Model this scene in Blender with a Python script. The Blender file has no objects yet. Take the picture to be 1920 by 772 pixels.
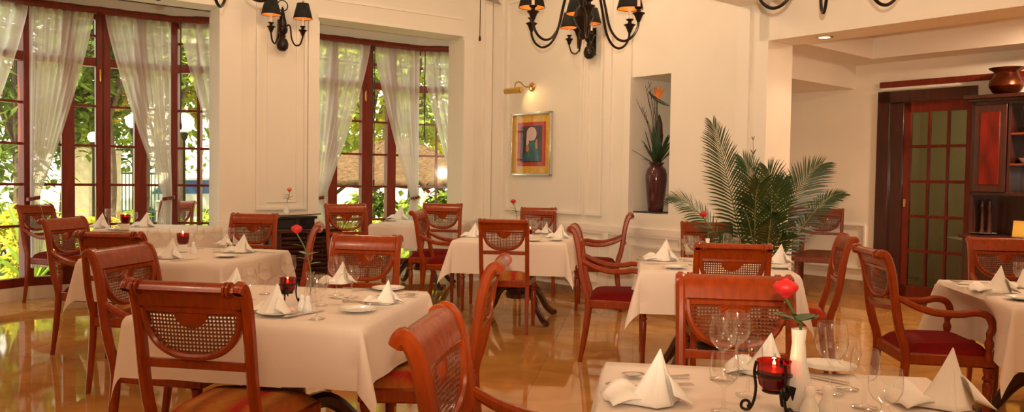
import bpy, math, random
from mathutils import Vector
R = random.Random(7)
PI = math.pi
C = bpy.context.scene.collection

# ------------------------------------------------------------------ camera
F, PITCH, ROLL, EYE = 1500.0, math.atan(53/1500), 0.015, 1.30
cd = bpy.data.cameras.new('camera'); cam = bpy.data.objects.new('camera', cd); C.objects.link(cam)
cd.sensor_fit = 'HORIZONTAL'; cd.sensor_width = 36; cd.lens = 36*F/1920; cd.clip_start = .02; cd.clip_end = 300
cam.location = (0, 0, EYE)
from mathutils import Matrix
cam.rotation_euler = (Matrix.Rotation(PI/2-PITCH, 3, 'X') @ Matrix.Rotation(ROLL, 3, 'Z')).to_euler()
bpy.context.scene.camera = cam

def ray(x, y):
    u = x-960; v = y-386
    a = u*math.cos(ROLL)+v*math.sin(ROLL); b = u*math.sin(ROLL)-v*math.cos(ROLL)
    c, s = math.cos(PITCH), math.sin(PITCH)
    return Vector((a, F*c+b*s, -F*s+b*c))
def atz(x, y, z):                       # the point of height z seen at a photo pixel
    d = ray(x, y); return Vector((0, 0, EYE)) + d*((z-EYE)/d.z)
def aty(x, y, Y):
    d = ray(x, y); return Vector((0, 0, EYE)) + d*(Y/d.y)

# ------------------------------------------------------------------ view, world, sun, lights
sc = bpy.context.scene
sc.view_settings.view_transform = 'Standard'; sc.view_settings.look = 'None'
sc.view_settings.exposure = 0.0; sc.view_settings.gamma = 1; sc.view_settings.use_curve_mapping = False
sc.cycles.use_denoising = True
sc.cycles.max_bounces = 10; sc.cycles.transparent_max_bounces = 24; sc.cycles.sample_clamp_indirect = 6
sc.cycles.caustics_reflective = False; sc.cycles.caustics_refractive = False
W = bpy.data.worlds.new('sky'); sc.world = W; W.use_nodes = True
bg = W.node_tree.nodes['Background']; bg.inputs[0].default_value = (1.0, .95, .82, 1); bg.inputs[1].default_value = 3.2
def light(name, kind, loc, energy, color, size=.1, aim=None, **k):
    l = bpy.data.lights.new(name, kind); o = bpy.data.objects.new(name, l); C.objects.link(o)
    l.energy = energy; l.color = color; o.location = loc
    if kind == 'AREA': l.shape = 'DISK'; l.size = size
    elif kind in ('POINT', 'SPOT'): l.shadow_soft_size = size
    if aim is not None: o.rotation_euler = (Vector(aim)-Vector(loc)).to_track_quat('-Z', 'Y').to_euler()
    for a, v in k.items(): setattr(l, a, v)
    return o
light('sun', 'SUN', (0, 0, 20), 15.0, (1, .90, .62), aim=(3.5, 5.0, 12)).data.angle = .02
WARM = (1.0, .69, .44)
light('camera_flash', 'SPOT', (.0, -.03, EYE+.10), 820, (1, .78, .56), .012, aim=(.4, 8, 3.9), spot_size=1.36, spot_blend=1.0)      # on-camera flash head, tilted up
for i, (x, y) in enumerate([(-3.2, 1.0), (3.0, 1.2), (-4.4, 4.8), (.2, 7.4), (-1.6, 6.6), (2.4, 4.0), (0, -1.5)]):     # fill lights added under the ceiling to brighten walls and tables, no fixtures
    light('ceiling_lamp', 'POINT', (x, y, 3.45), 62 if y < 3 else 33, WARM, .10)
light('alcove_fill', 'AREA', (5.0, 6.6, 2.85), 112, WARM, .3, aim=(5.0, 6.6, 0))  # added fill light that brightens the alcove walls, without a fixture

# ------------------------------------------------------------------ materials
def mat(name, col, rough=.5, metal=0, spec=.5, emit=0, coat=0, noise=0, nscale=8, stretch=None, bump=0, bscale=60, sheen=0):
    m = bpy.data.materials.new(name); m.use_nodes = True; nt = m.node_tree; b = nt.nodes['Principled BSDF']
    b.inputs['Base Color'].default_value = (*col, 1); b.inputs['Roughness'].default_value = rough
    b.inputs['Metallic'].default_value = metal; b.inputs['Specular IOR Level'].default_value = spec
    b.inputs['Coat Weight'].default_value = coat; b.inputs['Coat Roughness'].default_value = .08
    if sheen: b.inputs['Sheen Weight'].default_value = sheen
    if emit: b.inputs['Emission Color'].default_value = (*col, 1); b.inputs['Emission Strength'].default_value = emit
    if noise or bump:
        tc = nt.nodes.new('ShaderNodeTexCoord'); mp = nt.nodes.new('ShaderNodeMapping'); nt.links.new(tc.outputs['Object'], mp.inputs[0])
        if stretch: mp.inputs['Scale'].default_value = stretch
    if noise:
        n = nt.nodes.new('ShaderNodeTexNoise'); n.inputs['Scale'].default_value = nscale; n.inputs['Detail'].default_value = 5
        nt.links.new(mp.outputs[0], n.inputs['Vector'])
        r = nt.nodes.new('ShaderNodeValToRGB'); e = r.color_ramp.elements
        e[0].position = .3; e[1].position = .7
        e[0].color = (*[c*(1-noise) for c in col], 1); e[1].color = (*[min(1, c*(1+noise)) for c in col], 1)
        nt.links.new(n.outputs['Fac'], r.inputs[0]); nt.links.new(r.outputs[0], b.inputs['Base Color'])
    if bump:
        n2 = nt.nodes.new('ShaderNodeTexNoise'); n2.inputs['Scale'].default_value = bscale
        nt.links.new(mp.outputs[0], n2.inputs['Vector'])
        bp = nt.nodes.new('ShaderNodeBump'); bp.inputs['Strength'].default_value = bump; bp.inputs['Distance'].default_value = .01
        nt.links.new(n2.outputs['Fac'], bp.inputs['Height']); nt.links.new(bp.outputs[0], b.inputs['Normal'])
    return m
def nodes(name):
    m = bpy.data.materials.new(name); m.use_nodes = True; nt = m.node_tree; nt.nodes.clear()
    out = nt.nodes.new('ShaderNodeOutputMaterial')
    def N(t, **k):
        n = nt.nodes.new('ShaderNode'+t)
        for a, v in k.items():
            if a[0] == 'i': n.inputs[int(a[1:])].default_value = v
            else: setattr(n, a, v)
        return n
    return m, nt, N, out
def glassy(name, tint, gloss=(1, 1, 1), ior=1.5, edge=None, rough=.03):
    m, nt, N, out = nodes(name)
    ge = N('NewGeometry'); io = N('MapRange'); io.inputs[3].default_value = ior; io.inputs[4].default_value = 1/ior; nt.links.new(ge.outputs['Backfacing'], io.inputs[0])
    fr = N('Fresnel'); nt.links.new(io.outputs[0], fr.inputs[0]); t = N('BsdfTransparent'); t.inputs[0].default_value = (*tint, 1)
    g = N('BsdfGlossy'); g.inputs[0].default_value = (*gloss, 1); g.inputs['Roughness'].default_value = rough
    if edge:
        lw = N('LayerWeight', i0=.25); rp = N('ValToRGB'); q = rp.color_ramp.elements; q[0].position = .35; q[0].color = (*tint, 1); q[1].position = 1; q[1].color = (*edge, 1)
        nt.links.new(lw.outputs['Facing'], rp.inputs[0]); nt.links.new(rp.outputs[0], t.inputs[0])
    mx = N('MixShader'); nt.links.new(fr.outputs[0], mx.inputs[0]); nt.links.new(t.outputs[0], mx.inputs[1]); nt.links.new(g.outputs[0], mx.inputs[2])
    nt.links.new(mx.outputs[0], out.inputs[0]); return m
M = {}
M['wall'] = mat('cream_paint', (.85, .80, .70), .55, noise=.03, nscale=2)
M['trim'] = mat('cream_gloss_paint', (.88, .83, .74), .4)
M['ceil'] = mat('ceiling_paint', (.86, .81, .73), .8)
M['frame'] = mat('red_mahogany', (.18, .019, .007), .3, spec=.35, coat=.15, noise=.25, nscale=4, stretch=(8, 8, 1))
M['wood'] = mat('polished_cherry', (.255, .034, .002), .25, spec=.35, coat=.12, noise=.16, nscale=5, stretch=(10, 10, 2))
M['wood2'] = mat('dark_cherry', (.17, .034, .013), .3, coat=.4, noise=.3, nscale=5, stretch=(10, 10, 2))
M['dark'] = mat('dark_mahogany', (.050, .010, .006), .28, coat=.4, noise=.35, nscale=4, stretch=(8, 8, 1))
M['panel'] = mat('red_flame_panel', (.14, .008, .003), .3, spec=.3, coat=.1, noise=.5, nscale=3, stretch=(4, 4, 1))
M['black'] = mat('dark_void', (.012, .009, .008), .6)
M['iron'] = mat('black_bronze', (.022, .014, .010), .3, metal=.6, spec=.6)
M['brass'] = mat('brass', (.75, .48, .16), .2, metal=1)
M['copper'] = mat('aged_copper', (.15, .035, .012), .3, metal=.8, noise=.5, nscale=7)
M['silver'] = mat('silver', (.72, .68, .62), .16, metal=1)
M['shade'] = mat('black_shade', (.012, .012, .010), .8)
M['gold'] = mat('gold_lining', (.75, .27, .05), .45, metal=.3)
M['candle'] = mat('ivory_candle', (.85, .74, .6), .5)
M['china'] = mat('white_china', (.85, .83, .78), .15, coat=.4)
M['cloth'] = mat('white_linen', (.77, .66, .57), .85, bump=.25, bscale=14, sheen=.1)
M['napkin'] = mat('white_napkin', (.88, .84, .78), .8, bump=.15, bscale=40, sheen=.1)
M['rose'] = mat('red_petal', (.50, .010, .012), .5)
M['pinkrose'] = mat('coral_petal', (.75, .16, .08), .5)
M['stem'] = mat('green_stem', (.06, .13, .03), .5)
M['leaf'] = mat('rose_leaf', (.035, .10, .022), .4, noise=.3)
M['palm'] = mat('palm_leaf', (.026, .060, .014), .35, noise=.35, nscale=3)
M['palmstem'] = mat('palm_stem', (.20, .22, .05), .5)
M['strap'] = mat('strap_leaf', (.022, .055, .022), .35, noise=.3)
M['twig'] = mat('dark_twig', (.05, .025, .018), .7)
M['bract'] = mat('purple_bract', (.07, .018, .02), .6, noise=.4, nscale=30)
M['petal'] = mat('orange_petal', (.80, .22, .03), .5)
M['vase'] = mat('plum_glaze', (.065, .014, .016), .12, coat=.6, noise=.3)
M['pot'] = mat('terracotta', (.35, .14, .07), .7, noise=.2)
M['card'] = mat('yellow_card', (.70, .42, .06), .7)
M['screen'] = mat('black_plastic', (.012, .012, .013), .35)
M['bead'] = mat('dark_bead', (.05, .02, .012), .4)
M['stone'] = mat('brown_stone', (.34, .20, .11), .25, noise=.3, nscale=6)
M['glass'] = glassy('clear_glass', (.985, .985, .975), ior=2.0, edge=(.42, .40, .36), rough=.05)
M['pane'] = glassy('window_glass', (.94, .95, .92))
M['smoke'] = glassy('door_glass', (.62, .60, .50))
M['flame'] = mat('candle_flame', (1, .60, .20), emit=12)
M['bulb'] = mat('warm_bulb', (1, .62, .25), emit=14)
M['downl'] = mat('downlight_lens', (1, .72, .42), emit=8)
# garden
M['grass'] = mat('lawn', (.22, .26, .06), .9, noise=.4, nscale=3)
M['pave'] = mat('pale_paving', (.80, .74, .62), .8, noise=.08)
M['bark'] = mat('bark', (.10, .06, .035), .9, noise=.4)
M['thatch'] = mat('thatch', (.11, .058, .024), .95, noise=.7, bump=1, bscale=40, nscale=14, stretch=(1, 1, 6))
M['pillar'] = mat('pale_stone', (.72, .62, .44), .8, noise=.15)
M['rail'] = mat('green_paint', (.06, .20, .12), .5)
M['globe'] = mat('opal_globe', (.95, .90, .78), .3, emit=.9)
M['car'] = mat('white_paint', (.75, .74, .70), .3, coat=.5); M['carglass'] = mat('blue_glass', (.04, .12, .32), .15)
M['bumper'] = mat('grey_metal', (.3, .3, .3), .4, metal=.5)

def leafmat(name, col):
    m, nt, N, out = nodes(name)
    g = N('NewGeometry'); rr = N('ValToRGB'); e = rr.color_ramp.elements
    e[0].color = (*[c*.55 for c in col], 1); e[1].color = (*[min(1, c*1.5) for c in col], 1)
    nt.links.new(g.outputs['Random Per Island'], rr.inputs[0])
    d = N('BsdfDiffuse'); t = N('BsdfTranslucent'); mx = N('MixShader', i0=.45)
    nt.links.new(rr.outputs[0], d.inputs[0]); nt.links.new(rr.outputs[0], t.inputs[0])
    nt.links.new(d.outputs[0], mx.inputs[1]); nt.links.new(t.outputs[0], mx.inputs[2]); nt.links.new(mx.outputs[0], out.inputs[0]); return m
M['leafA'] = leafmat('foliage_mid', (.26, .33, .05))
M['leafB'] = leafmat('foliage_dark', (.12, .18, .035))
M['leafC'] = leafmat('foliage_yellow', (.62, .58, .07))
M['leafD'] = leafmat('foliage_light', (.38, .48, .09))
M['leafE'] = leafmat('foliage_autumn', (.58, .40, .07))

def sheer():
    m, nt, N, out = nodes('sheer_voile')
    d = N('BsdfDiffuse'); d.inputs[0].default_value = (.90, .85, .84, 1)
    t = N('BsdfTranslucent'); t.inputs[0].default_value = (.92, .88, .86, 1)
    a = N('MixShader', i0=.6); nt.links.new(d.outputs[0], a.inputs[1]); nt.links.new(t.outputs[0], a.inputs[2])
    lw = N('LayerWeight', i0=.35); mr = N('MapRange'); mr.inputs[3].default_value = .66; mr.inputs[4].default_value = .97
    nt.links.new(lw.outputs['Facing'], mr.inputs[0])
    tr = N('BsdfTransparent'); b = N('MixShader'); nt.links.new(mr.outputs[0], b.inputs[0])
    nt.links.new(tr.outputs[0], b.inputs[1]); nt.links.new(a.outputs[0], b.inputs[2]); nt.links.new(b.outputs[0], out.inputs[0]); return m
M['sheer'] = sheer()

def cane(name, col):
    m, nt, N, out = nodes(name)
    tc = N('TexCoord'); sp = N('SeparateXYZ'); nt.links.new(tc.outputs['Object'], sp.inputs[0])
    def wave(o):
        a = N('Math', operation='MULTIPLY', i1=2*PI/.0125); nt.links.new(sp.outputs[o], a.inputs[0])
        s = N('Math', operation='SINE'); nt.links.new(a.outputs[0], s.inputs[0]); return s
    x, z = wave('X'), wave('Z')
    sm = N('Math', operation='ADD'); nt.links.new(x.outputs[0], sm.inputs[0]); nt.links.new(z.outputs[0], sm.inputs[1])
    gt = N('Math', operation='GREATER_THAN', i1=.72); nt.links.new(sm.outputs[0], gt.inputs[0])
    b = N('BsdfPrincipled'); b.inputs['Base Color'].default_value = (*col, 1); b.inputs['Roughness'].default_value = .28; b.inputs['Coat Weight'].default_value = .3
    bp = N('Bump'); bp.inputs['Strength'].default_value = .5; bp.inputs['Distance'].default_value = .004; nt.links.new(sm.outputs[0], bp.inputs['Height']); nt.links.new(bp.outputs[0], b.inputs['Normal'])
    t = N('BsdfTransparent'); mx = N('MixShader'); nt.links.new(gt.outputs[0], mx.inputs[0])
    nt.links.new(b.outputs[0], mx.inputs[1]); nt.links.new(t.outputs[0], mx.inputs[2]); nt.links.new(mx.outputs[0], out.inputs[0]); return m
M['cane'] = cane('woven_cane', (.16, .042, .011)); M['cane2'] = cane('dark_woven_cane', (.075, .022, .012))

def stripes(name, cols, scale, axis='X'):
    m, nt, N, out = nodes(name)
    tc = N('TexCoord'); sp = N('SeparateXYZ'); nt.links.new(tc.outputs['Object'], sp.inputs[0])
    a = N('Math', operation='MULTIPLY', i1=scale); nt.links.new(sp.outputs[axis], a.inputs[0])
    f = N('Math', operation='FRACT'); nt.links.new(a.outputs[0], f.inputs[0])
    r = N('ValToRGB'); r.color_ramp.interpolation = 'LINEAR'; e = r.color_ramp.elements
    while len(e) < len(cols): e.new(.5)
    for i, (p, c) in enumerate(cols): e[i].position = p; e[i].color = (*c, 1)
    nt.links.new(f.outputs[0], r.inputs[0])
    n = N('TexNoise'); n.inputs['Scale'].default_value = 45; nt.links.new(tc.outputs['Object'], n.inputs['Vector'])
    mp = N('MapRange'); mp.inputs[3].default_value = .7; mp.inputs[4].default_value = 1.3; nt.links.new(n.outputs['Fac'], mp.inputs[0])
    mu = N('VectorMath', operation='MULTIPLY'); nt.links.new(r.outputs[0], mu.inputs[0]); nt.links.new(mp.outputs[0], mu.inputs[1])
    b = N('BsdfPrincipled'); b.inputs['Roughness'].default_value = .85; b.inputs['Specular IOR Level'].default_value = .15
    nt.links.new(mu.outputs[0], b.inputs['Base Color']); nt.links.new(b.outputs[0], out.inputs[0]); return m
G, O_, RD, BR = (.38, .15, .025), (.36, .09, .012), (.34, .02, .01), (.24, .07, .015)
M['seat_gold'] = stripes('gold_striped_fabric', [(0, G), (.16, O_), (.26, RD), (.36, RD), (.42, O_), (.55, G), (.68, BR), (.8, O_), (.92, G)], 4.3)
D1, D2 = (.13, .0015, .0012), (.18, .004, .002)
M['seat_red'] = stripes('crimson_striped_fabric', [(0, D1), (.3, D2), (.5, D1), (.7, (.16, .006, .002)), (.9, D1)], 11)
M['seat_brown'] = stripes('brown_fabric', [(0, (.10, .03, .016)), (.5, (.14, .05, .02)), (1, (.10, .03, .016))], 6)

def marble():
    m, nt, N, out = nodes('polished_marble')
    tc = N('TexCoord'); mp = N('Mapping'); mp.inputs['Rotation'].default_value = (0, 0, math.radians(8.8)); nt.links.new(tc.outputs['Object'], mp.inputs[0])
    n = N('TexNoise'); n.inputs['Scale'].default_value = 2.2; n.inputs['Detail'].default_value = 7; n.inputs['Distortion'].default_value = 1.2; nt.links.new(mp.outputs[0], n.inputs['Vector'])
    r = N('ValToRGB'); e = r.color_ramp.elements; e[0].position = .3; e[1].position = .72
    e[0].color = (.47, .21, .05, 1); e[1].color = (.66, .335, .09, 1); nt.links.new(n.outputs['Fac'], r.inputs[0])
    bk = N('TexBrick'); bk.offset = 0; bk.inputs['Scale'].default_value = 1; bk.inputs['Mortar Size'].default_value = .0022; bk.inputs['Brick Width'].default_value = .62; bk.inputs['Row Height'].default_value = .62
    bk.inputs['Color1'].default_value = (1, 1, 1, 1); bk.inputs['Color2'].default_value = (.86, .84, .80, 1); bk.inputs['Mortar'].default_value = (.62, .58, .52, 1)
    nt.links.new(mp.outputs[0], bk.inputs['Vector'])
    mu = N('VectorMath', operation='MULTIPLY'); nt.links.new(r.outputs[0], mu.inputs[0]); nt.links.new(bk.outputs['Color'], mu.inputs[1])
    b = N('BsdfPrincipled'); b.inputs['Roughness'].default_value = .045; b.inputs['Specular IOR Level'].default_value = .9
    nt.links.new(mu.outputs[0], b.inputs['Base Color']); nt.links.new(b.outputs[0], out.inputs[0]); return m
M['marble'] = marble()

# ------------------------------------------------------------------ mesh helpers
class MB:
    def __init__(s): s.v = []; s.f = []; s.m = []; s.mi = 0
    def add(s, vs, fs):
        o = len(s.v); s.v += [tuple(p) for p in vs]; s.f += [tuple(i+o for i in f) for f in fs]; s.m += [s.mi]*len(fs); return s
    def box(s, c, d, ex=(1, 0)):
        ex = Vector((ex[0], ex[1], 0)).normalized(); ey = Vector((-ex.y, ex.x, 0)); c = Vector(c); vs = []
        for k in (-.5, .5):
            for j in (-.5, .5):
                for i in (-.5, .5): vs.append(c+ex*(i*d[0])+ey*(j*d[1])+Vector((0, 0, k*d[2])))
        return s.add(vs, [(0, 2, 3, 1), (4, 5, 7, 6), (0, 1, 5, 4), (2, 6, 7, 3), (0, 4, 6, 2), (1, 3, 7, 5)])
    def prism(s, poly, z0, z1):           # poly ccw in xy
        n = len(poly)
        return s.add([(x, y, z0) for x, y in poly]+[(x, y, z1) for x, y in poly],
                     [tuple(range(n))[::-1], tuple(range(n, 2*n))]+[(i, (i+1) % n, n+(i+1) % n, n+i) for i in range(n)])
    def prism_y(s, poly, y0, y1):         # poly in xz, extruded along y
        n = len(poly)
        return s.add([(x, y0, z) for x, z in poly]+[(x, y1, z) for x, z in poly],
                     [tuple(range(n)), tuple(range(n, 2*n))[::-1]]+[(i, n+i, n+(i+1) % n, (i+1) % n) for i in range(n)])
    def lathe(s, prof, n=20, c=(0, 0, 0), sx=1, sy=1, close=True):
        vs = []; fs = []
        for r, z in prof:
            for k in range(n): vs.append((c[0]+max(r, 1e-4)*sx*math.cos(2*PI*k/n), c[1]+max(r, 1e-4)*sy*math.sin(2*PI*k/n), c[2]+z))
        for i in range(len(prof)-1):
            for k in range(n):
                k2 = (k+1) % n; fs.append((i*n+k, i*n+k2, (i+1)*n+k2, (i+1)*n+k))
        if close:
            if prof[0][0] > .0005: fs.append(tuple(range(n))[::-1])
            if prof[-1][0] > .0005: fs.append(tuple(range((len(prof)-1)*n, len(prof)*n)))
        return s.add(vs, fs)
    def sweep(s, pts, sec, side=None, scale=None, cap=True):
        pts = [Vector(p) for p in pts]; n = len(sec); vs = []; prev = None
        for i, p in enumerate(pts):
            t = (pts[min(i+1, len(pts)-1)]-pts[max(i-1, 0)]).normalized()
            if side is not None: a = Vector(side)
            else: a = prev if prev is not None else (Vector((0, 0, 1)) if abs(t.z) < .9 else Vector((1, 0, 0)))
            a = (a-t*a.dot(t)).normalized(); prev = a; b = t.cross(a)
            k = scale[i] if scale else 1
            for u, v in sec: vs.append(p+a*(u*k)+b*(v*k))
        fs = []
        for i in range(len(pts)-1):
            for k in range(n): k2 = (k+1) % n; fs.append((i*n+k, i*n+k2, (i+1)*n+k2, (i+1)*n+k))
        if cap: fs += [tuple(range(n))[::-1], tuple(range((len(pts)-1)*n, len(pts)*n))]
        return s.add(vs, fs)
    def tube(s, pts, r, n=8, scale=None, cap=True):
        return s.sweep(pts, [(r*math.cos(2*PI*k/n), r*math.sin(2*PI*k/n)) for k in range(n)], None, scale, cap)
    def ball(s, c, r, n=14, m=8, sz=1):
        return s.lathe([(r*math.sin(PI*i/m), -r*sz*math.cos(PI*i/m)) for i in range(m+1)], n, c)
    def grid(s, fn, nu, nv):
        vs = [fn(i/nu, j/nv) for j in range(nv+1) for i in range(nu+1)]
        return s.add(vs, [(j*(nu+1)+i, j*(nu+1)+i+1, (j+1)*(nu+1)+i+1, (j+1)*(nu+1)+i) for j in range(nv) for i in range(nu)])
    def build(s, name, m, parent=None, bevel=0, smooth=True, ang=35, origin=None, solid=0):
        me = bpy.data.meshes.new(name); off = Vector(origin) if origin is not None else None
        vs = [tuple(Vector(p)-off) for p in s.v] if off is not None else s.v
        me.from_pydata(vs, [], s.f)
        for x in (m if isinstance(m, (list, tuple)) else [m]): me.materials.append(M[x])
        if any(s.m): me.polygons.foreach_set('material_index', s.m)
        if smooth: me.shade_smooth(); me.set_sharp_from_angle(angle=math.radians(ang))
        me.update()
        o = bpy.data.objects.new(name, me); C.objects.link(o)
        if off is not None: o.location = off
        if parent is not None: o.parent = parent
        if solid:
            d = o.modifiers.new('thickness', 'SOLIDIFY'); d.thickness = solid; d.offset = 0
        if bevel:
            b = o.modifiers.new('edge', 'BEVEL'); b.width = bevel; b.segments = 2; b.limit_method = 'ANGLE'; b.angle_limit = math.radians(40)
        return o
def tag(o, label, cat, group=None, kind=None):
    o['label'] = label; o['category'] = cat
    if group: o['group'] = group
    if kind: o['kind'] = kind
    return o
def thing(name, label, cat, loc=(0, 0, 0), rz=0, group=None):
    o = bpy.data.objects.new(name, None); C.objects.link(o); o.empty_display_size = .05
    o.location = loc; o.rotation_euler = (0, 0, rz); return tag(o, label, cat, group)
def struct(o): o['kind'] = 'structure'; return o
def copy_tree(o, parent=None):
    c = o.copy(); C.objects.link(c)
    if parent is not None: c.parent = parent
    for ch in list(o.children): copy_tree(ch, c)
    return c
protos = {}
def place(key, make, label, cat, loc, rz=0, group=None, scale=1, first_name=None):
    """first use keeps the built thing itself, later uses copy it and its parts"""
    if key not in protos: protos[key] = make(); o = protos[key]
    else: o = copy_tree(protos[key])
    o.location = loc; o.rotation_euler = (0, 0, rz); o.scale = (scale,)*3
    for k in ('group',):
        if k in o: del o[k]
    return tag(o, label, cat, group)
def smoothpts(ps, n=6):                  # Catmull-Rom through the points
    ps = [Vector(p) for p in ps]; q = [ps[0]*2-ps[1]]+ps+[ps[-1]*2-ps[-2]]; out = []
    for i in range(1, len(q)-2):
        for k in range(n):
            t = k/n; a, b, c, d = q[i-1:i+3]
            out.append(.5*((2*b)+(c-a)*t+(2*a-5*b+4*c-d)*t*t+(3*b-a-3*c+d)*t**3))
    return out+[ps[-1]]
def rrect(w, t, c=.25):                  # chamfered rectangle section, half sizes
    k = min(w, t)*c*2
    return [(w, -t+k), (w, t-k), (w-k, t), (-w+k, t), (-w, t-k), (-w, -t+k), (-w+k, -t), (w-k, -t)]

# ------------------------------------------------------------------ frames of the walls
class Fr:
    def __init__(s, o, deg):
        s.o = Vector((o[0], o[1], 0)); a = math.radians(deg); s.ex = Vector((math.sin(a), math.cos(a), 0)); s.ey = Vector((-s.ex.y, s.ex.x, 0))
    def p(s, x, y, z=0): return s.o+s.ex*x+s.ey*y+Vector((0, 0, z))
    def box(s, mb, x0, x1, y0, y1, z0, z1): return mb.box(s.p((x0+x1)/2, (y0+y1)/2, (z0+z1)/2), (abs(x1-x0), abs(y1-y0), abs(z1-z0)), s.ex)
    def xat(s, px, y=0, py=300):         # where the line of sight of a pixel column meets the plane y
        d = ray(px, py); r = d.x/d.y; q = s.o+s.ey*y
        return (r*q.y-q.x)/(s.ex.x-r*s.ex.y)
    def depth(s, x, y=0): return s.p(x, y).y
    def zat(s, px, py, y=0): return aty(px, py, s.depth(s.xat(px, y, py), y)).z
CO = (-.26, 10.15)
FW, FP = Fr(CO, 55), Fr(CO, 140)          # window wall, picture wall; interior on the negative y side
FB = Fr(FP.p(0, 2.74), 140)               # far wall of the alcove
H = 3.8

# ------------------------------------------------------------------ floor, ceiling, walls
BY = 1.0                                  # how far the bays stand out
x1L, x1R = FW.xat(50, BY), FW.xat(328, BY)
x2L, x2R = -2.22, FW.xat(778, BY)
t1 = math.radians(30)
p1a = FW.p(x1L-.75*math.cos(t1)*1.75, BY-.75*math.sin(t1)*1.75); p1b = FW.p(x1L, BY); p1c = FW.p(x1R, BY); L1 = (-2.86-x1R)/math.cos(t1); p1d = FW.p(-2.86, BY-L1*math.sin(t1))
p2b = FW.p(x2L, BY); p2c = FW.p(x2R, BY); L2 = 1.0; p2d = FW.p(x2R+L2*math.cos(t1), BY-L2*math.sin(t1))
def poly(mb, pts, z0, z1): return mb.prism([(p.x, p.y) for p in pts], z0, z1)
fl = [Vector((7, -3, 0)), FB.p(8, .1), FB.p(2.0, .1), FP.p(2.0, .3), FP.p(.3, .3), FW.p(.3, .35), p2d, p2c, p2b, FW.p(-2.3, .9), FW.p(-2.8, .5), p1d, p1c, p1b, p1a, FW.p(-6.4, .3), FW.p(-8, .3), Vector((-7.2, -3, 0))]
struct(poly(MB(), fl, -.12, 0).build('floor', 'marble', smooth=False))
cl = [Vector((7.3, -3.3, 0)), FB.p(8.5, .4), FP.p(8.6, .39), FP.p(-.2, .35), FW.p(.2, .35), FW.p(-8.3, .35), Vector((-7.5, -3.3, 0))]
struct(poly(MB(), cl, H, H+.15).build('ceiling', 'ceil', smooth=False))
OB1 = FW.xat(409); OB2L = FW.xat(596); OB2R = FW.xat(866); OB1L = -6.1
mb = MB(); FW.box(mb, OB1, OB2L, 0, .35, 0, H); FW.box(mb, OB2R, .25, 0, .35, 0, H); FW.box(mb, -8.2, OB1L, 0, .35, 0, H)
FW.box(mb, OB1L, OB1, 0, .35, 3.0, H); FW.box(mb, OB2L, OB2R, 0, .35, 3.02, H)
struct(mb.build('wall_windows', 'wall', smooth=False))
NX0, NX1 = FP.xat(1183), FP.xat(1255); CX1 = FP.xat(1436); NZ0, NZ1 = .955, 2.36
mb = MB(); FP.box(mb, 0, NX0, 0, .39, 0, H); FP.box(mb, NX1, CX1, 0, .39, 0, H); FP.box(mb, NX0, NX1, 0, .39, 0, NZ0); FP.box(mb, NX0, NX1, 0, .39, NZ1, H)
FP.box(mb, NX0-.05, NX0, .39, .75, NZ0-.1, NZ1+.1); FP.box(mb, NX1, NX1+.05, .39, .75, NZ0-.1, NZ1+.1); FP.box(mb, NX0, NX1, .7, .75, NZ0-.1, NZ1+.1)
FP.box(mb, NX0, NX1, .39, .7, NZ0-.1, NZ0); FP.box(mb, NX0, NX1, .39, .7, NZ1, NZ1+.1)
struct(mb.build('wall_picture', 'wall', smooth=False))
DX0, DX1 = FB.xat(1658), FB.xat(1830)
mb = MB(); FB.box(mb, 2.0, DX0, 0, .2, 0, 3.1); FB.box(mb, DX1, 8.2, 0, .2, 0, 3.1); FB.box(mb, DX0, DX1, 0, .2, 2.2, 3.1)
struct(mb.build('wall_alcove', 'wall', smooth=False))
mb = MB(); FP.box(mb, 2.0, 2.1, .76, 2.8, 0, 3.1); struct(mb.build('wall_alcove_side', 'wall', smooth=False))
mb = MB(); mb.box((7.1, 1.4, H/2), (.2, 9.2, H)); struct(mb.build('wall_right', 'wall', smooth=False))
mb = MB(); mb.box((0, -3.1, H/2), (14.6, .2, H)); struct(mb.build('wall_rear', 'wall', smooth=False))
mb = MB(); mb.box((-7.2, 1.3, H/2), (.2, 8.8, H)); struct(mb.build('wall_left', 'wall', smooth=False))
# opening beam, ceiling beam, alcove ceiling
mb = MB(); FP.box(mb, CX1-.1, 8.6, 0, .39, 2.55, H); struct(mb.build('beam_opening', 'wall', smooth=False))
mb = MB(); FP.box(mb, FP.xat(1385), FP.xat(1385)+.55, -6, 0, 2.885, H); struct(mb.build('beam_ceiling', 'wall', smooth=False))
SX = 3.33
mb = MB(); FP.box(mb, 2.0, SX, .39, 2.74, 2.39, 2.66); struct(mb.build('beam_alcove', 'wall', smooth=False))
mb = MB(); FP.box(mb, 2.0, 8.6, .39, .80, 2.66, 3.0); FP.box(mb, 2.0, SX+.38, .80, 2.74, 2.66, 3.0); FP.box(mb, SX+.38, 8.6, 2.36, 2.74, 2.66, 3.0); FP.box(mb, 2.0, 8.6, .39, 2.74, 3.0, 3.1)
struct(mb.build('ceiling_alcove', 'ceil', smooth=False))

# bay roofs, bands above the glass and plinths below
for n, pts in (('bay_large', [p1a, p1b, p1c, p1d, FW.p(-2.9, .33), FW.p(-6.3, .33)]), ('bay_small', [p2b, p2c, p2d, FW.p(.25, .33), FW.p(-2.3, .33)])):
    struct(poly(MB(), pts[::-1], 3.2, 3.32).build('ceiling_'+n, 'ceil', smooth=False))
mb = MB(); FW.box(mb, -2.3, x2L, .35, BY+.05, 0, 3.25); struct(mb.build('wall_bay_small_side', 'wall', smooth=False))
e = FW.p(-2.86, .35); mb = MB(); mb.box(((p1d+e)/2)+Vector((0, 0, 1.62)), ((p1d-e).length, .06, 3.25), (p1d-e)); struct(mb.build('wall_bay_large_side', 'wall', smooth=False))

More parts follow.
